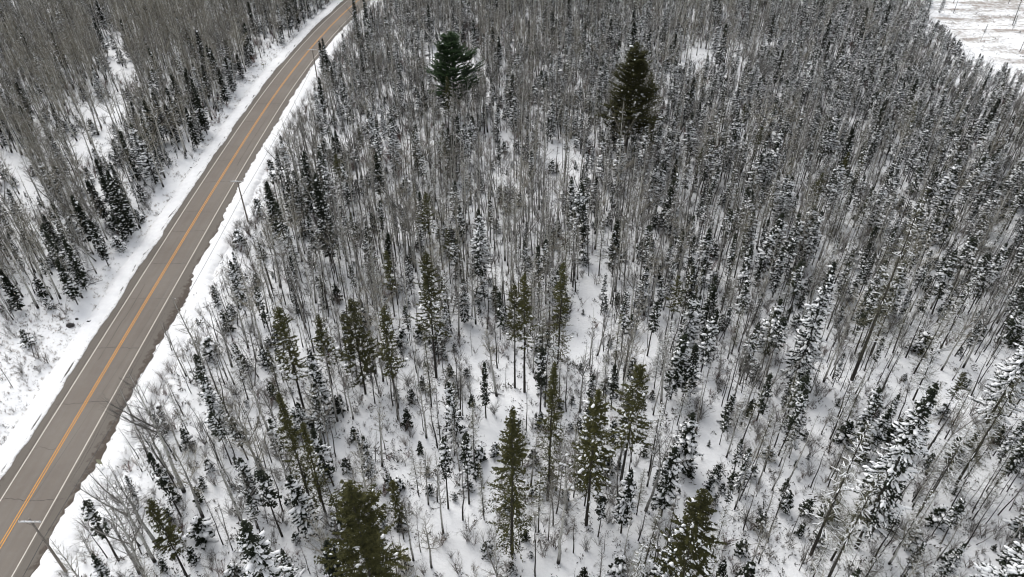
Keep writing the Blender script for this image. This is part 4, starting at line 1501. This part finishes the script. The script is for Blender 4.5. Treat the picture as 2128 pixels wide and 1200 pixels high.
x, y, z = at(549, 146)
e = link('marker_post', None, label='slim marker post with flat top on the open verge across the road', category='marker post')
e.location = (x, y, z)
m = MB(); m.tube([(0, 0, -.1), (0, 0, 2.0)], [.05, .045], 6, True); link('post', m.mesh('post', M['wood']), e)
m = MB(); m.box((0, .06, 1.98), (.42, .02, .12)); link('panel', m.mesh('panel', M['signback']), e)


def rock_mesh(seed, r):
    rg2 = random.Random(seed)
    import bmesh
    bm = bmesh.new()
    bmesh.ops.create_icosphere(bm, subdivisions=2, radius=1.0)
    for v in bm.verts:
        k = 1 + .22 * (float(vnoise(v.co.x * 3 + seed, v.co.y * 3 + v.co.z * 2, 1.3, seed)) - .5) * 2
        v.co = (v.co.x * r * k * 1.2, v.co.y * r * k, max(-.2 * r, v.co.z * r * k * .75))
    me = bpy.data.meshes.new('stone')
    bm.to_mesh(me); bm.free()
    me.materials.append(M['rock'])
    me.polygons.foreach_set('use_smooth', [True] * len(me.polygons))
    return me


def boulder(px, py, r, label, capped=True, cap=1.0):
    x, y, z = at(px, py)
    e = link('boulder', None, label=label, category='boulder')
    e.location = (x, y, z)
    link('stone', rock_mesh(int(px) % 17 + 2, r), e)
    if capped:
        m = MB()
        m.lump((-.05 * r, .15 * r, .55 * r), (1, 0), 1.25 * r * cap, 1.0 * r * cap, .45 * r, random.Random(2))
        link('snow', m.mesh('snow', M['snowcap'], True), e)
    return e


boulder(291, 452, .85, 'dark boulder under a thick snow cap beside the broad black spruce')
boulder(145, 675, .55, 'bare black boulder in the snowy ditch near the asphalt', False)
boulder(186, 668, .45, 'black boulder half buried in the bank right by the asphalt', True, .5)
boulder(158, 661, .25, 'little black stone between the two ditch boulders', False)
boulder(331, 847, .38, 'small dark stone on the white gap behind the stout pale birch', True, .4)
boulder(886, 118, .6, 'snow-topped boulder beside the solitary white pine')


def fallen_log(px1, py1, px2, py2, r, label, z1=.12, z2=.35, limbs=6, snowy=True, mat='bark', seed=1):
    rg2 = random.Random(seed)
    x1, y1, g1 = at(px1, py1)
    x2, y2, g2 = at(px2, py2)
    e = link('fallen_log', None, label=label, category='log')
    e.location = (x1, y1, g1)
    L = math.hypot(x2 - x1, y2 - y1)
    ux, uy = (x2 - x1) / L, (y2 - y1) / L
    P = []
    for i in range(7):
        t = i / 6
        P.append((ux * L * t + rg2.gauss(0, .04), uy * L * t + rg2.gauss(0, .04), z1 + (g2 - g1 + z2 - z1) * t))
    m = MB(); m.tube(P, [r * (1 - .7 * i / 6) for i in range(7)], 7, True)
    tr = link('trunk', m.mesh('trunk', M[mat], True), e)
    if limbs:
        m = MB()
        for _ in range(limbs):
            p = P[rg2.randint(1, 6)]
            a = rg2.uniform(0, 6.28)
            l = rg2.uniform(.6, 1.8)
            q = (p[0] + cos(a) * l, p[1] + sin(a) * l, p[2] + rg2.uniform(.1, .7) * l)
            m.tube([p, q], [r * .25, .012], 4)
            for _ in range(3):
                a2 = a + rg2.uniform(-.9, .9)
                m.cone(tuple((p[j] + q[j]) / 2 for j in range(3)), (q[0] + cos(a2) * .4, q[1] + sin(a2) * .4, q[2] + .2), .02)
        link('limbs', m.mesh('limbs', M['twig']), e)
    if snowy:
        m = MB()
        m.tube([(p[0], p[1], p[2] + r * (1 - .7 * i / 6) * .75) for i, p in enumerate(P)], [r * .8 * (1 - .6 * i / 6) * rg2.uniform(.6, 1.1) for i in range(7)], 6, True)
        link('snow', m.mesh('snow', M['snowcap'], True), tr)
    return e


fallen_log(1045, 690, 1165, 640, .16, 'fallen snowy tree lying across behind the twin olive spruces', .3, 1.6, 14, True, 'bark', 11)
fallen_log(168, 598, 214, 584, .15, 'dark log poking out of the wood onto the verge', .15, .5, 3, True, 'bark', 12)
fallen_log(166, 567, 202, 562, .17, 'shorter log behind the one poking onto the verge', .15, .3, 2, True, 'bark', 13)
fallen_log(1470, 104, 1530, 96, .22, 'log lying on the white pond clearing of the far wood', .1, .2, 3, True, 'bark', 14)
fallen_log(1515, 112, 1548, 104, .2, 'second log beside the pond clearing, nearer the wood', .1, .2, 2, False, 'bark', 15)
fallen_log(770, 560, 822, 500, .13, 'leaning dead trunk resting slantwise among the middle wood', .3, 6.5, 5, True, 'birch', 16)
fallen_log(1935, 735, 1985, 720, .12, 'thin pale log across the snow below the snow-striped tamarack', .2, .4, 2, True, 'birch', 17)
fallen_log(1885, 1185, 1955, 1160, .13, 'pale fallen stem near the huge snow-heaped spruce', .2, .6, 4, True, 'birch', 18)
fallen_log(395, 345, 404, 350, .09, 'short dead stick lying on the verge across the road', .05, .1, 3, False, 'bark', 19)
fallen_log(1020, 815, 1048, 824, .11, 'broken dark stem lying at the trail bend', .1, .2, 4, True, 'bark', 20)
